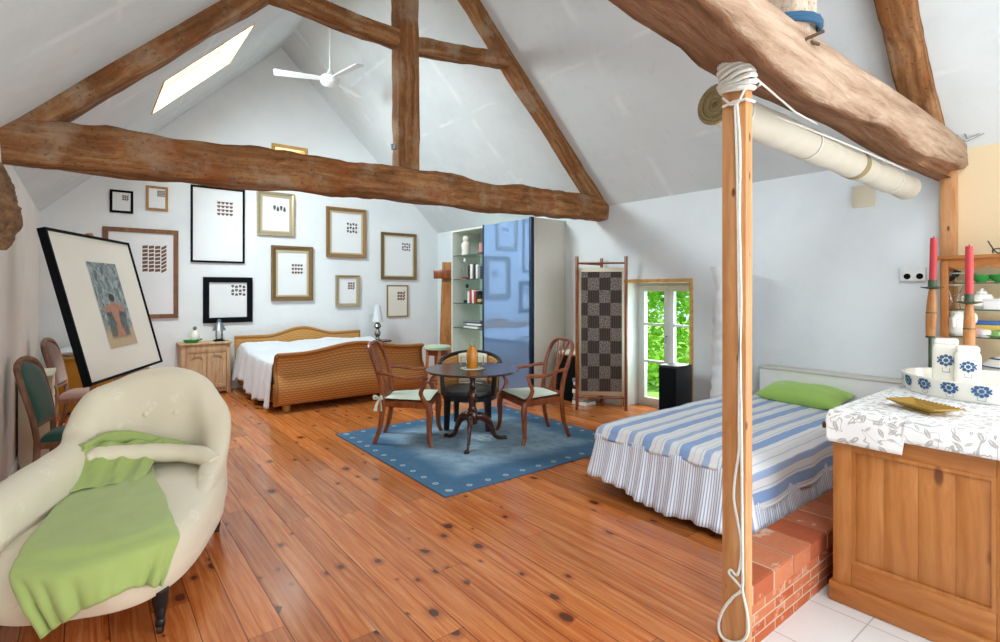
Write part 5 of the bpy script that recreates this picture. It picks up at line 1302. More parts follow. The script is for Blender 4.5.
def valance(u, v):
    s = u * TOT; p, d = along(s); n = Vector((d.y, -d.x, 0)) * 1.0
    if n.dot(p - Vector((4.4, 2.28, 0))) < 0: n = -n
    pl = math.sin(s * 62 + 2.2 * math.sin(s * 7)) * .012 + math.sin(s * 23 + 1) * .012 + .012 * noise.noise(Vector((s * 5, 0, 0)))
    foot = LEN[1] < s < LEN[-2]
    zb = .05 + .015 * math.sin(s * 9) + (.085 * max(0, min(1, (s - LEN[1] - .55) / .7)) if s > LEN[1] else 0)
    flare = (.03 + (.06 if foot else .05)) * v ** 1.2; pl *= 1 if foot else .5; n = n * (1 if foot else .8)
    return p + n * (.012 + flare + pl * (.25 + .95 * v)) + Vector((0, 0, .445 + (zb - .445) * v))
bm = bmesh.new(); grid(bm, 520, 10, valance, lambda u, v: (u * TOT * 1.35, v * .4)); thick(obj('valance', bm, 'ticking', t, True, fixn=False, ang=80), .006, 0)
# cover
OV = (.07, .275, .03)      # overhang at the foot, at the flank by the bricks, at the far flank
WY = QY1 - QY0
def coverf(u, v):
    lx = (QX1 - QX0) + OV[0]; ly = WY + OV[1] + OV[2]
    sx = u * lx; sy = v * ly      # sx from the foot hem, sy from the brick flank hem
    x = QX0 + (sx - OV[0]); y = QY0 + (sy - OV[1]); z = QZ; r = .06; ox = oy = 0.
    def fold(d):     # d>0 beyond the edge
        if d <= -r: return 0., 0.
        q = d + r
        if q < r * PI / 2: return r * math.sin(q / r) - q, r * (1 - math.cos(q / r))
        return r - q, r + q - r * PI / 2
    dx, zx = fold(QX0 - x); dy, zy = fold(QY0 - y); dy2, zy2 = fold(y - QY1)
    x -= dx; y -= dy; y += dy2; z -= max(zx, zy, zy2) + .35 * min(zx, max(zy, zy2))
    w = .008 * noise.noise(Vector((x * 3, y * 3, 1))) + .004 * noise.noise(Vector((x * 9, y * 9, 4)))
    z += w + .018 * math.exp(-((x - 4.4) / .9) ** 2) * math.exp(-((y - 2.28) / .6) ** 2)
    if zx > r: x -= .018 + .008 * math.sin(y * 17)
    if zy > r: y -= .045 + .012 * math.sin(x * 11) * min(1, zy / .2)
    if zy2 > r: y += .02
    return Vector((x, y, z + .006))
bm = bmesh.new(); grid(bm, 110, 90, coverf, lambda u, v: (v * (WY + OV[1] + OV[2]) + .28, u * 2.4))
o = solo('bed_cover', bm, 'cover', 'blue and white striped cover hanging over the edges of the low bed', 'bed cover', (4.45, 2.28, QZ), ang=80); thick(o, .008, 1)
hem = bmesh.new()
tube(hem, [coverf(k / 60, 0) + Vector((0, -.004, -.004)) for k in range(61)], .012, 6, flat=1.)
hem.transform(Matrix.Translation(-Vector((4.45, 2.28, QZ)))); obj('hem', hem, 'white_cloth', o)
# tasselled corner hanging at the foot beside the bricks
bm = bmesh.new(); c0 = coverf(.0, .0)
for k in range(7):
    a = k * .9
    tube(bm, catmull([c0 + Vector((.01, .01, .03)), c0 + Vector((.012 * math.cos(a), .012 * math.sin(a), -.05)), c0 + Vector((.03 * math.cos(a), .03 * math.sin(a), -.12)), c0 + Vector((.045 * math.cos(a) + .02, .045 * math.sin(a), -.17))], 4), [.018, .02, .022, .012], 6)
bm.transform(Matrix.Translation(-Vector((4.45, 2.28, QZ)))); obj('corner_tassel', bm, 'cover', o)
bm = bmesh.new(); pillow(bm, (5.40, 2.16, QZ + .10), .38, .78, .20, Matrix.Rotation(math.radians(-4), 3, 'Z') @ Matrix.Rotation(math.radians(-10), 3, 'Y'))
solo('pillow', bm, 'green_pillow', 'lime green pillow lying at the head of the striped bed', 'pillow', (5.40, 2.14, QZ + .01), ang=80)
# ---------------------------------------------------------------- pine counter with a table cloth
KX0, KX1, KY0, KY1, KZ = 3.425, 5.69, .30, 1.212, .895
t = thing('pine_counter', 'antique pine panelled counter standing on the white tiles against the brick wall', 'counter', (4.5, .76, -.2))
bm = bmesh.new(); add_box(bm, (KX0 + .03, KY0 + .02, -.1), (KX1, KY1 - .02, KZ - .03)); obj('carcass', bm, 'pinedark', t, True)
bm = bmesh.new(); add_box(bm, (KX0 - .02, KY0 - .02, -.2), (KX1, KY1 + .012, -.085), .008); obj('plinth', bm, 'pinedarkh', t, True)
def stile(y0, y1, z0, z1, mat='pinedark', nm='stile'):
    bm = bmesh.new(); add_box(bm, (KX0, y0, z0), (KX0 + .04, y1, z1), .004); return obj(nm, bm, mat, t, True)
stile(1.115, KY1 - .004, -.085, KZ - .03); stile(KY0 + .01, .505, -.085, KZ - .03)
stile(.505, 1.115, .70, KZ - .03, 'pinedarkh', 'top_rail'); stile(.505, 1.115, -.085, .045, 'pinedarkh', 'bottom_rail')
for k in range(4):
    y0 = .507 + .152 * k; bm = bmesh.new(); add_box(bm, (KX0 + .014, y0, .045), (KX0 + .03, y0 + .151, .70), .001); obj('panel_board', bm, 'pinedark', t, True)
bm = bmesh.new()
framebars(bm, .505, 1.115, .045, .70, .02, -.016, -.008, Matrix(((0, 0, 1, KX0 + .014 + .006), (1, 0, 0, 0), (0, 1, 0, 0), (0, 0, 0, 1)))); obj('panel_moulding', bm, 'pinedark', t, True)
bm = bmesh.new(); add_box(bm, (KX0 - .015, KY0 - .015, KZ - .03), (KX1, KY1 + .01, KZ), .006); obj('worktop', bm, 'pinedarkh', t, True)
bm = bmesh.new(); tube(bm, [(3.46, 1.222, .80), (3.46, 1.27, .80)], [.016, .02], 10); obj('peg', bm, 'mahog', t, True)
# cloth: folds over the counter's end and sides
def clothf(u, v):
    ya, yb = KY0 - .16, KY1 + .06; xa = KX0 - .20; xb = KX1 - .0
    sy = ya + (yb - ya) * v; drop = .172 if sy > .863 else .105
    xa = KX0 - .024 - drop; sx = xa + (xb - xa) * u; z = KZ + .006; x, y = sx, sy
    ex, ey0, ey1 = KX0 - .024, KY0 - .024, KY1 + .005
    d = 0
    if sx < ex: d = ex - sx; x = ex
    e = 0
    if sy > ey1: e = sy - ey1; y = ey1
    if sy < ey0: e = ey0 - sy; y = ey0
    hang = max(d, e); z -= hang
    if d > 0: x -= min(.012, d * .3) + .006 * math.sin(sy * 21) * d / .17 * .6
    if sy > ey1: y += min(.012, e * .3) + .006 * math.sin(sx * 15) * e / .2
    if hang <= 0: z += .0015 * noise.noise(Vector((x * 6, y * 6, 0)))
    return Vector((x, y, z))
bm = bmesh.new(); grid(bm, 100, 140, clothf, lambda u, v: (u * 2.46, v * 1.14)); 
# the end flap is a little shorter towards the open side, with a cut step
o = solo('tablecloth', bm, 'floral', 'white tablecloth with beige leafy sprigs draped over the pine counter', 'tablecloth', (4.5, .76, KZ), ang=50); thick(o, .005, 1)
CT = KZ + .013
# ---------------------------------------------------------------- oval dish and its jars
DCX, DCY = 4.67, .73
t = thing('oval_dish', 'large oval cream pottery dish with blue flower motifs on the tablecloth', 'dish', (DCX, DCY, CT))
def ovalwall(prof, n=72, ax=.40, ay=.46):
    bm = bmesh.new(); rings = []
    for r, z in prof: rings.append([bm.verts.new((ax * r * math.cos(2 * PI * k / n), ay * r * math.sin(2 * PI * k / n), z)) for k in range(n)])
    for A, B in zip(rings, rings[1:]):
        for k in range(n): bm.faces.new((A[k], A[(k + 1) % n], B[(k + 1) % n], B[k]))
    bm.faces.new(rings[0][::-1]); bm.faces.new(rings[-1]); return bm
obj('dish_body', ovalwall([(.93, 0), (.955, .01), (.985, .10), (1.0, .112), (1.0, .12), (.965, .12), (.95, .104), (.925, .02), (.3, .016)]), 'ceram', t)
def flower(bm, P, w, h):
    """P(a,b): surface point for local a across, b up; a rosette over a small pot"""
    def quad(a, b, sa, sb):
        vs = [bm.verts.new(P(a + q * sa, b + r * sb)) for q, r in ((-1, -1), (1, -1), (1, 1), (-1, 1))]; bm.faces.new(vs)
    def disc(a, b, r, n=8):
        vs = [bm.verts.new(P(a + r * math.cos(2 * PI * k / n), b + r * math.sin(2 * PI * k / n))) for k in range(n)]; bm.faces.new(vs)
    disc(0, h * .18, w * .15)
    for k in range(8):
        a = PI / 4 * k; disc(w * .32 * math.cos(a), h * .18 + w * .32 * math.sin(a), w * (.135 if k % 2 else .12), 8)
    for s in (-1, 1):
        disc(s * w * .44, h * .30, w * .07, 6); disc(s * w * .44, h * .08, w * .07, 6)
        quad(s * w * .2, -h * .36, w * .012, h * .12)
    quad(0, -h * .48, w * .21, h * .012); quad(0, -h * .14, w * .015, h * .12)
for k in range(18):
    th = math.radians(104 + 20 * k); bm = bmesh.new()
    def P(a, b, th=th):
        rr = .402 * 1.0; k2 = .957 + .03 * (b / .10); aa = th + a / .43
        return Vector((.40 * (k2 + .006) * math.cos(aa), .46 * (k2 + .006) * math.sin(aa), b))
    flower(bm, lambda a, b: P(a, b + .06), .092, .088); obj('flower_motif', bm, 'ceramblue', t, fixn=False)
def jar(loc, rz, label, w, d, h, mouth):
    t = thing('storage_jar', label, 'jar', loc, rz, 'pottery jars in the oval dish')
    bm = bmesh.new(); box(bm, (0, 0, h / 2), (d, w, h), .03, None, 4)
    for q in bm.verts:
        k = q.co.z / h; q.co.x *= 1 - .05 * k; q.co.y *= 1 - .05 * k
    obj('jar_body', bm, 'ceram', t)
    bm = bmesh.new(); box(bm, (0, 0, h + .012), (d * .86, w * .86, .05), .018, None, 3); obj('jar_rim' if mouth else 'lid', bm, 'ceram', t)
    for s, nm in ((-1, 'front'), (1, 'back')):
        bm = bmesh.new(); flower(bm, lambda a, b: Vector((s * (d / 2 * (1 - .05 * (b + h * .56) / h) + .002), a, b + h * .56)), w * .62, h * .40); obj('flower_motif', bm, 'ceramblue', t, fixn=False)
    return t
jar((4.72, .955, CT + .017), math.radians(10), 'larger cream pottery jar with a blue flower, next to the tall candlestick by the wall', .155, .14, .305, True)
jar((4.62, .825, CT + .017), math.radians(14), 'smaller cream pottery jar with a blue flower, in the oval dish beside the larger jar', .14, .12, .27, False)
# amber dish
t = thing('amber_dish', 'shallow rectangular amber glazed dish with pinched edges on the tablecloth', 'dish', (3.77, .865, CT), math.radians(-33))
bm = bmesh.new()
def dishf(u, v):
    a, b = u * 2 - 1, v * 2 - 1; e = max(abs(a), abs(b))
    z = .014 + .026 * max(0, (e - .62) / .38) ** .8
    if e > .97: z += .004 * math.sin((a - b) * 40)
    return Vector((a * .09 * (1 + .02 * math.sin(b * 30) * (e > .97)), b * .165, z))
grid(bm, 30, 40, dishf); o = obj('dish_body', bm, 'yellowdish', t, fixn=False); thick(o, .006, 1)
bm = bmesh.new(); box(bm, (0, 0, .004), (.1, .19, .008), .002); obj('foot_ring', bm, 'yellowdish', t)
# candlesticks
def candlestick(loc, label, h0, tilt, hold):
    t = thing('candlestick', label, 'candlestick', loc, 0, 'candlesticks on the counter')
    bm = bmesh.new(); lathe(bm, [(0, 0), (.07, 0), (.072, .012), (.03, .025), (.012, .04), (.0, .04)], 24); obj('base', bm, 'brass', t)
    z0, z1, z2, z3 = h0     # stem top, wood top, cup top, candle top
    def X(z): k = max(0, (z - z0) / (z3 - z0)); return Vector((0, tilt * k * (1 - .3 * k), z))
    bm = bmesh.new(); tube(bm, [(0, 0, .03), (0, 0, z0 * .5), (0, 0, z0 + .01)], .012, 10); lathe(bm, [(0, -.02), (.028, -.012), (.03, .0), (.02, .012), (0, .014)], 14, X(z0)); obj('stem', bm, 'brass', t)
    pts = [X(z0 + (z1 - z0) * k / 10) for k in range(11)]
    bm = bmesh.new(); tube(bm, pts, [.019 + .015 * math.sin(PI * min(1, .18 + .8 * k / 10)) ** .8 for k in range(11)], 14); obj('wooden_grip', bm, 'orangewood', t)
    bm = bmesh.new(); tube(bm, [X(z0 + (z1 - z0) * .5 - .004), X(z0 + (z1 - z0) * .5 + .004)], .0345, 14); obj('collar', bm, 'brass', t)
    bm = bmesh.new(); lathe(bm, [(0, 0), (.025, 0), (.07, .012), (.072, .018), (.03, .016), (.026, .03), (.027, z2 - z1), (0, z2 - z1)], 18, X(z1)); obj('cup', bm, 'brass', t)
    bm = bmesh.new(); tube(bm, [X(z2 - .02 + (z3 - z2 + .02) * k / 6) for k in range(7)], [.023] * 6 + [.021], 14); ca = obj('candle', bm, 'candle', t)
    bm = bmesh.new(); tube(bm, [X(z3), X(z3 + .012)], .003, 6); obj('wick', bm, 'blackmatte', ca)
p = on_x(931, 400, 5.0)
candlestick((5.02, 1.11, CT), 'bronze candlestick with a leaning red candle, in front of the wall sockets', (.345, .70, .77, 1.085), -.03, 0)
candlestick((4.87, .86, CT), 'bronze candlestick with an upright red candle, in front of the glass shelves', (.25, .595, .665, 1.0), .0, 0)
# ---------------------------------------------------------------- display shelf on the counter
SX0, SX1, SY0, SY1 = 5.44, 5.68, .32, 1.135
t = thing('display_shelf', 'pine display shelf with glass shelves standing on the counter', 'shelf', (5.56, .73, CT))
zb, zt = CT, 1.845
for yy in (SY0, SY1 - .045):
    bm = bmesh.new()
    for xx in (SX0, SX1 - .035): box(bm, (xx + .0175, yy + .0225, (zb + zt) / 2), (.035, .045, zt - zb), .003)
    for zz in (zb + .1, 1.45, zt - .05): box(bm, ((SX0 + SX1) / 2, yy + .0225, zz), (SX1 - SX0 - .06, .02, .04))
    obj('side_frame', bm, 'pinedark', t, True)
bm = bmesh.new(); add_box(bm, (SX0 - .035, SY0 - .03, zt), (SX1 + .005, SY1 + .03, zt + .03), .006); obj('cornice', bm, 'pinedarkh', t, True)
bm = bmesh.new(); n = 40; pts = [(SY0 + .045, zt)] + [(SY0 + .045 + (SY1 - SY0 - .09) * k / n, zt - .05 - .03 * abs(math.sin(3 * PI * k / n)) ** .6) for k in range(n + 1)] + [(SY1 - .045, zt)]
prism(bm, pts, .018, Matrix(((0, 0, 1, SX0), (1, 0, 0, 0), (0, 1, 0, 0), (0, 0, 0, 1)))); obj('scalloped_apron', bm, 'pinedarkh', t, True)
DSH = (1.235, 1.45, 1.66)
for z in DSH:
    bm = bmesh.new(); add_box(bm, (SX0 + .02, SY0 + .02, z - .009), (SX1 - .02, SY1 - .02, z)); s_ = obj('glass_shelf', bm, 'shelfglass', t, True)
    bm = bmesh.new(); add_box(bm, (SX0 + .017, SY0 + .045, z - .009), (SX0 + .02, SY1 - .045, z)); obj('front_edge', bm, 'glassedge', s_, True)
GR = 'crockery on the pine display shelf'
def shelfy(u, X=5.52): return on_x(u, 300, X).y
cup = [(0, .002), (.03, .002), (.035, .012), (.058, .03), (.075, .06), (.07, .06), (.05, .03), (.0, .02)]
def hook(r, z, s=1): return lambda bm: tube(bm, catmull([(0, s * r, z), (0, s * (r + .04), z + .005), (0, s * (r + .035), z - .03), (0, s * (r - .012), z - .03)], 4), .007, 6)
y = shelfy(981); item('cup', 'green glass cup on the top glass shelf, nearest the candle', 'cup', (5.52, y, DSH[2]), [('bowl', 'ceramgreen', L_(cup, 24)), ('handle', 'ceramgreen', hook(.07, .05, -1))], GR)
y = shelfy(1000); item('cup', 'second green glass cup, at the edge of the top glass shelf', 'cup', (5.52, y, DSH[2]), [('bowl', 'ceramgreen', L_(cup, 24)), ('handle', 'ceramgreen', hook(.07, .05, 1))], GR)
y = shelfy(962); item('glass_bowl', 'pale glass bowl on the top shelf behind the upright candle', 'bowl', (5.55, y, DSH[2]), [('bowl', 'glass', L_([(0, .004), (.04, .004), (.06, .03), (.085, .075), (.082, .075), (.05, .03), (0, .012)], 24)), ('rim', 'ceram', L_([(.083, .072), (.088, .076), (.083, .08)], 24))], GR)
y = shelfy(951); item('black_scoop', 'small black tapering scoop leaning at the end of the top shelf', 'scoop', (5.53, y + .01, DSH[2]), [('blade', 'black', lambda bm: tube(bm, [(0, .02, .012), (0, -.03, .05), (0, -.05, .1)], [.012, .022, .026], 8, flat=.4)), ('grip', 'black', lambda bm: tube(bm, [(0, .05, .012), (0, .02, .012)], .01, 8))], GR)
y = shelfy(955); item('vase', 'clear flared glass vase on the middle glass shelf', 'vase', (5.51, y, DSH[1]), [('body', 'glass', L_([(0, 0), (.04, 0), (.035, .02), (.022, .06), (.035, .12), (.06, .19), (.056, .19), (.03, .12), (.016, .06), (0, .03)], 20)), ('rim', 'ceram', L_([(.057, .187), (.062, .19), (.057, .194)], 20))], GR)
y = shelfy(981); item('teapot', 'small white teapot on the middle glass shelf', 'teapot', (5.54, y, DSH[1]), [('body', 'ceram', L_([(0, 0), (.04, 0), (.075, .03), (.08, .07), (.06, .115), (.035, .125), (0, .125)], 24)), ('lid', 'ceram', L_([(.036, .122), (.03, .14), (.01, .15), (.014, .162), (0, .17)], 18)), ('spout', 'ceram', lambda bm: tube(bm, catmull([(0, -.07, .05), (0, -.11, .08), (0, -.13, .12)], 4), [.02, .014, .01], 8)), ('handle', 'ceram', hook(.075, .09, 1))], GR)
y = shelfy(998); item('white_box', 'flat white box at the edge of the middle glass shelf', 'box', (5.52, y, DSH[1]), [('body', 'whitebk', B_((-.06, -.09, 0), (.06, .075, .07), .006)), ('lid', 'whitebk', B_((-.064, -.094, .07), (.064, .079, .085), .005))], GR)
y = shelfy(958); item('jug', 'white elephant shaped jug on the lowest glass shelf', 'jug', (5.53, y, DSH[0]), [('body', 'ceram', L_([(0, 0), (.05, 0), (.075, .03), (.08, .08), (.06, .13), (.045, .155), (.058, .195), (.053, .195), (.04, .155), (0, .12)], 24)), ('handle', 'ceram', lambda bm: tube(bm, catmull([(-.03, -.04, .18), (-.03, -.10, .175), (-.03, -.105, .12), (-.03, -.06, .08)], 5), .014, 8)), ('trunk', 'ceram', lambda bm: tube(bm, catmull([(-.05, 0, .16), (-.09, .01, .13), (-.095, .01, .07)], 5), [.022, .017, .012], 8))], GR)
y = shelfy(984); item('tin', 'small blue lidded printed tin on the lowest glass shelf', 'tin', (5.56, y, DSH[0]), [('body', 'yellowbk', B_((-.05, -.085, 0), (.05, .085, .095), .006)), ('lid', 'bluebk', B_((-.055, -.09, .095), (.055, .09, .125), .006))], GR)
y = shelfy(978, 5.49); item('pink_pot', 'small pink pot on the lowest glass shelf in front of the tin', 'pot', (5.49, y, DSH[0]), [('body', 'pink', L_([(0, 0), (.03, 0), (.042, .02), (.04, .05), (0, .055)], 16)), ('lid', 'pink', L_([(.04, .05), (.03, .065), (0, .075)], 16))], GR)
y = shelfy(985, 5.48); item('white_pot', 'small white pot beside the pink one on the lowest glass shelf', 'pot', (5.48, y, DSH[0]), [('body', 'ceram', L_([(0, 0), (.03, 0), (.045, .02), (.042, .045), (0, .05)], 16)), ('lid', 'ceram', L_([(.042, .045), (.03, .058), (0, .065)], 16))], GR)
y = shelfy(999, 5.5); item('saucer', 'pale green saucer stacked at the edge of the lowest glass shelf', 'saucer', (5.5, y, DSH[0]), [('plate', 'ceramlime', L_([(0, .002), (.05, .002), (.09, .02), (.088, .024), (.05, .008), (0, .008)], 24)), ('cover', 'ceramlime', L_([(.06, .012), (.05, .045), (.02, .06), (0, .062)], 24))], GR)
# tureen on the counter behind the dish
t = thing('tureen', 'white lidded tureen with blue bands on the counter behind the oval dish', 'tureen', (5.30, .70, CT), 0)
bm = bmesh.new(); lathe(bm, [(0, 0), (.08, 0), (.085, .015), (.14, .05), (.165, .10), (.16, .13), (0, .13)], 32); obj('bowl', bm, 'ceram', t)
bm = bmesh.new(); lathe(bm, [(.168, .13), (.165, .14), (.12, .185), (.06, .21), (.03, .216), (0, .217)], 32); ld = obj('lid', bm, 'ceram', t)
bm = bmesh.new(); lathe(bm, [(.015, .214), (.02, .23), (.03, .245), (.02, .262), (0, .268)], 16); obj('knob', bm, 'ceramblue', ld)
bm = bmesh.new(); lathe(bm, [(.166, .128), (.172, .132), (.166, .138)], 32); lathe(bm, [(.121, .185), (.122, .188), (.105, .194), (.104, .191)], 32); obj('blue_band', bm, 'ceramblue', t)
bm = bmesh.new()
tube(bm, catmull([(-.02, .15, .11), (-.02, .21, .13), (-.02, .215, .09), (-.02, .155, .07)], 4), .012, 8); tube(bm, catmull([(-.02, -.15, .11), (-.02, -.21, .13), (-.02, -.215, .09), (-.02, -.155, .07)], 4), .012, 8); obj('handle', bm, 'ceram', t)
# ---------------------------------------------------------------- wall fittings
t = thing('wall_socket', 'double white wall socket with two dark round outlets, behind the candle', 'socket', (5.8, 1.39, 1.74))
a, b = on_x(901, 268, 5.8), on_x(927, 281, 5.8)
bm = bmesh.new(); add_box(bm, (5.755, b.y, b.z), (5.799, a.y, a.z), .006); obj('back_box', bm, 'whitep', t, True)
for k in (.3, .78):
    y = a.y + (b.y - a.y) * k; bm = bmesh.new(); lathe(bm, [(0, 0), (.026, 0), (.024, -.004), (0, -.004)], 18, (5.754, y, b.z + .042), Matrix.Rotation(PI / 2, 3, 'Y')); obj('outlet', bm, 'blackmatte', t, True)
    bm = bmesh.new(); add_box(bm, (5.749, y + .022, b.z + .08), (5.756, y + .046, b.z + .108), .003); obj('rocker_switch', bm, 'whitep', t, True)
a, b = on_x(853, 187, 5.8), on_x(876, 206, 5.8)
t = thing('vent_cover', 'square cream vent cover high on the white wall under the canvas roll', 'vent', (5.8, (a.y + b.y) / 2, b.z))
bm = bmesh.new(); add_box(bm, (5.78, b.y, b.z), (5.799, a.y, a.z), .004); obj('cover_frame', bm, 'cream', t, True)
bm = bmesh.new(); add_box(bm, (5.776, b.y + .025, b.z + .025), (5.781, a.y - .025, a.z - .025), .002); obj('cover_plate', bm, 'cream', t, True)
# ---------------------------------------------------------------- canvas roll slung under the beam
RA, RB = Vector((2.67, 1.50, 2.595)), Vector((5.48, 1.37, 2.47))
t = thing('canvas_roll', 'long rolled cream canvas blind slung beneath the great beam', 'roll', (RA + RB) / 2)
d = (RB - RA); L = d.length; dn = d.normalized()
bm = bmesh.new(); P = [RA + d * (k / 60) for k in range(61)]
tube(bm, P, [.098 + .0035 * math.sin(k * .55) + (-.006 if k % 14 in (0, 1) else 0) for k in range(61)], 28); obj('canvas', bm, 'canvas', t, True)
bm = bmesh.new()
for k in range(5):
    r = .1 - .018 * k; c = RA - dn * (.012 + .004 * (k % 2))
    ring = []; sd = dn.cross(Vector((0, 0, 1))).normalized(); up_ = sd.cross(dn)
    tube(bm, [c + (sd * math.cos(2 * PI * j / 24) + up_ * math.sin(2 * PI * j / 24)) * (r - .003 * j / 24) for j in range(24)], .011, 6, closed=True)
tube(bm, [RA - dn * .004, RA + dn * .01], .095, 24); obj('rolled_end', bm, 'straw', t, True)
for f in (.07, .36, .62, .86):
    c = RA + d * f; w = .035 if f == .62 else .006
    bm = bmesh.new(); tube(bm, [c - dn * w, c - dn * w * .5, c + dn * w * .5, c + dn * w], .104, 28); obj('binding', bm, 'straw' if f == .62 else 'rope', t, True)
bm = bmesh.new(); tube(bm, catmull([(2.40, 1.14, 2.53), (2.75, 1.40, 2.60), (3.4, 1.36, 2.585), (4.2, 1.30, 2.56), (5.0, 1.25, 2.53)], 8), .006, 6); obj('sling_cord', bm, 'rope', t, True)
# ---------------------------------------------------------------- white rope round the post head, hanging to a loop
t = thing('white_rope', 'white rope wrapped round the head of the pine post and hanging down it', 'rope', (PX, PY, 2.4))
bm = bmesh.new(); mx, my = PX + .03, PY + .056
pts = []
for k in range(10 * 16):
    a = 2 * PI * k / 16; zz = 2.505 + .19 * k / 160 + .012 * math.sin(a + k * .05)
    ca, sa = math.cos(a), math.sin(a); m = max(abs(ca) / .042, abs(sa) / .068) ** -1; m2 = 1 / math.sqrt((ca / .052) ** 2 + (sa / .08) ** 2); r = .55 * m + .45 * m2 + .005 * math.sin(k * .9)
    pts.append((mx + r * ca, my + r * sa, zz))
tube(bm, pts, .0125, 6); obj('wrapping', bm, 'rope', t, True)
def onpost(u, v, off=.008): return on_x(u, v, PX - off)
bm = bmesh.new()
fr = [(723, 103), (733, 108), (739, 101), (746, 98)]
tube(bm, [onpost(722.8, 98), onpost(731, 105), onpost(738, 103), onpost(745.4, 88)], .006, 6)
tube(bm, [onpost(722.8, 107), onpost(733, 102), onpost(746, 99), Vector((PX + .066, PY - .006, onpost(746, 99).z + .004))], .007, 6)
obj('hitch', bm, 'rope', t, True)
bm = bmesh.new()
tube(bm, catmull([onpost(*q) for q in ((737, 104), (740, 150), (739.5, 220), (741, 300), (739.5, 360), (739, 420), (739, 450), (735, 478), (734, 500), (738, 522), (741, 540), (741, 560), (737, 575), (731, 570), (729, 573), (735, 580), (741, 587))], 5), .0065, 6)
tube(bm, catmull([onpost(*q) for q in ((735, 104), (737, 160), (738, 220), (739, 300), (740.5, 380), (741.5, 440), (742, 500), (742.5, 560), (742, 588), (733, 597), (723, 610), (718.5, 625), (722, 637), (732, 642), (742, 641), (748, 632), (747.5, 615), (744, 598), (742, 588))], 5), .0065, 6)
obj('hanging_cord', bm, 'rope', t, True)
bm = bmesh.new(); tube(bm, [on_y(753, 76, 1.15), on_y(795, 112, 1.2), on_y(817, 124, 1.3)], .005, 6); obj('side_stay', bm, 'rope', t, True)
# blue cord and iron spike at the foot of the second king post
bm = bmesh.new(); pts = []
for k in range(3 * 20 + 1):
    a = 2 * PI * k / 20; pts.append((2.85 + .18 * math.cos(a), 1.26 + .19 * math.sin(a), 2.918 + .012 * k / 20))
tube(bm, pts, .014, 8); solo('blue_rope', bm, 'bluerope', 'blue rope tied round the foot of the upper post on the great beam', 'rope', (2.85, 1.24, 2.9))
t = thing('iron_spike', 'bent rusty iron spike driven into the top of the great beam', 'spike', (2.78, 1.05, 2.84))
bm = bmesh.new(); a, b = on_y(806, 39, 1.03), on_y(824, 31, .97); tube(bm, [a + Vector((0, .04, -.01)), a, b], .008, 8); obj('shank', bm, 'iron', t, True)
bm = bmesh.new(); a = on_y(812, 42, 1.03); tube(bm, [a + Vector((0, .04, 0)), a, a + Vector((.05, -.01, .0))], .008, 8); obj('staple', bm, 'iron', t, True)
# tension wire from the beam's end to the kitchen side
t = thing('tension_wire', 'twin steel wire stretched from the end of the great beam', 'wire', (5.7, 1.0, 2.86))
a, b = on_y(967, 139, 1.02), on_x(1000, 124, 5.74); c = a + (b - a) * 1.7
bm = bmesh.new(); tube(bm, [a, b, c], .004, 6); obj('wire_strand', bm, 'steel', t, True)
bm = bmesh.new(); tube(bm, [a + Vector((0, 0, -.02)), b + Vector((0, 0, -.015)), c + Vector((0, 0, -.01))], .004, 6); obj('wire_strand', bm, 'steel', t, True)
bm = bmesh.new(); tube(bm, catmull([a, a + Vector((0, .02, .06)), a + Vector((0, .06, .07)), a + Vector((0, .05, .01)), a + Vector((0, .0, -.02))], 5), .004, 6); obj('twisted_end', bm, 'steel', t, True)
bm = bmesh.new(); p = on_x(993, 247, 5.56); tube(bm, catmull([p + Vector((0, .03, .10)), p + Vector((0, -.01, .02)), p + Vector((0, -.04, .0)), p + Vector((0, -.04, .035)), p + Vector((0, 0, .03)), p + Vector((0, .0, -.0))], 5), .005, 6)
p0 = Vector((p.x, p.y, 1.876)); bm.transform(Matrix.Translation((0, 0, 1.881 - min(q.co.z for q in bm.verts)))); solo('wire_ornament', bm, 'brass', 'small curled wire ornament standing on top of the pine display shelf', 'ornament', p0)
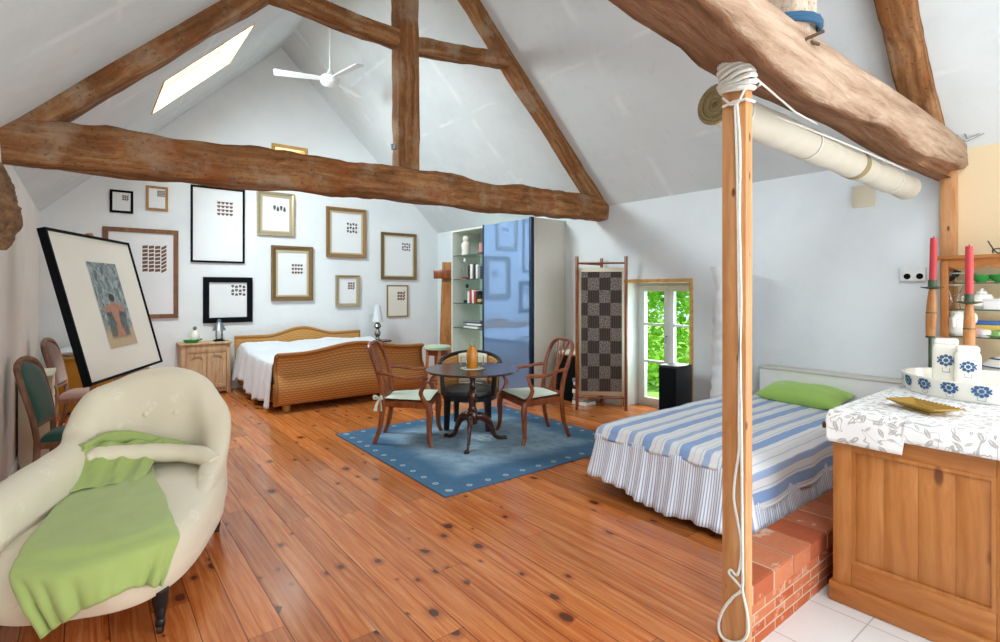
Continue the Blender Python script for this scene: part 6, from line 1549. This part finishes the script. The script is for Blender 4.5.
# ---------------------------------------------------------------- light
w = bpy.data.worlds.new('sky'); SC.world = w; w.use_nodes = True
nt = w.node_tree; bg = nt.nodes['Background']
tc = nt.nodes.new('ShaderNodeTexCoord'); nz = nt.nodes.new('ShaderNodeTexNoise'); rp = nt.nodes.new('ShaderNodeValToRGB')
nz.inputs['Scale'].default_value = 3.2; nz.inputs['Detail'].default_value = 5
nt.links.new(tc.outputs['Generated'], nz.inputs['Vector']); nt.links.new(nz.outputs[0], rp.inputs[0]); nt.links.new(rp.outputs[0], bg.inputs[0])
rp.color_ramp.elements[0].position = .38; rp.color_ramp.elements[0].color = (.5, .72, .95, 1); rp.color_ramp.elements[1].position = .55; rp.color_ramp.elements[1].color = (1, 1, 1, 1)
bg.inputs[1].default_value = 1.5
def area(name, loc, direction, sx, sy, power, col=(1, 1, 1), spread=180):
    l = bpy.data.lights.new(name, 'AREA'); l.shape = 'RECTANGLE'; l.size = sx; l.size_y = sy; l.energy = power; l.color = col; l.spread = math.radians(spread)
    o = bpy.data.objects.new(name, l); COL.objects.link(o); o.location = loc
    o.rotation_euler = Vector(direction).to_track_quat('-Z', 'Z' if abs(Vector(direction).normalized().z) < .95 else 'Y').to_euler(); return o
n = Vector((SL, 0, -1)).normalized()
cs = mtL @ Vector(((s0L + s1L) / 2, (SKY[2] + SKY[3]) / 2, .16))
area('skylight_daylight', cs, n, 1.2, 1.25, 215, (.9, .955, 1))
cs2 = mtL @ Vector(((s0L + s1L) / 2, (SK2[0] + SK2[1]) / 2, .16))
area('second_skylight_daylight', cs2, n, 1.2, 1.25, 85, (.9, .955, 1))
area('unseen_front_fill', (3.0, YF - .15, 1.75), (-.42, 1, .06), 4.0, 2.3, 185, (.92, .965, 1))
area('added_side_fill', (XR + .3, -1.3, 1.55), (-1, .18, 0), 1.5, 1.5, 62, (.93, .97, 1))
area('garden_door_daylight', (DX + .25, YM, .95), (-1, 0, 0), .95, 1.5, 40, (.95, 1, .95))
area('gable_window_daylight', (2.8, YG + .28, 3.72), (0, -1, -.1), .5, .5, 10, (.95, .98, 1))
sun = bpy.data.lights.new('sun', 'SUN'); sun.energy = 7; sun.angle = R_ = math.radians(3); sun.color = (1, .96, .88)
so = bpy.data.objects.new('sun', sun); COL.objects.link(so); so.rotation_euler = Vector((-.28, .1, -.95)).to_track_quat('-Z', 'Y').to_euler()
# ---------------------------------------------------------------- picture settings
vs_ = SC.view_settings; vs_.view_transform = 'Standard'; vs_.look = 'None'; vs_.gamma = 1; vs_.exposure = .06; vs_.use_curve_mapping = False
cy = SC.cycles
cy.max_bounces = 12; cy.diffuse_bounces = 6; cy.glossy_bounces = 5; cy.transmission_bounces = 8; cy.transparent_max_bounces = 16
cy.caustics_reflective = False; cy.caustics_refractive = False; cy.sample_clamp_indirect = 6; cy.use_denoising = True
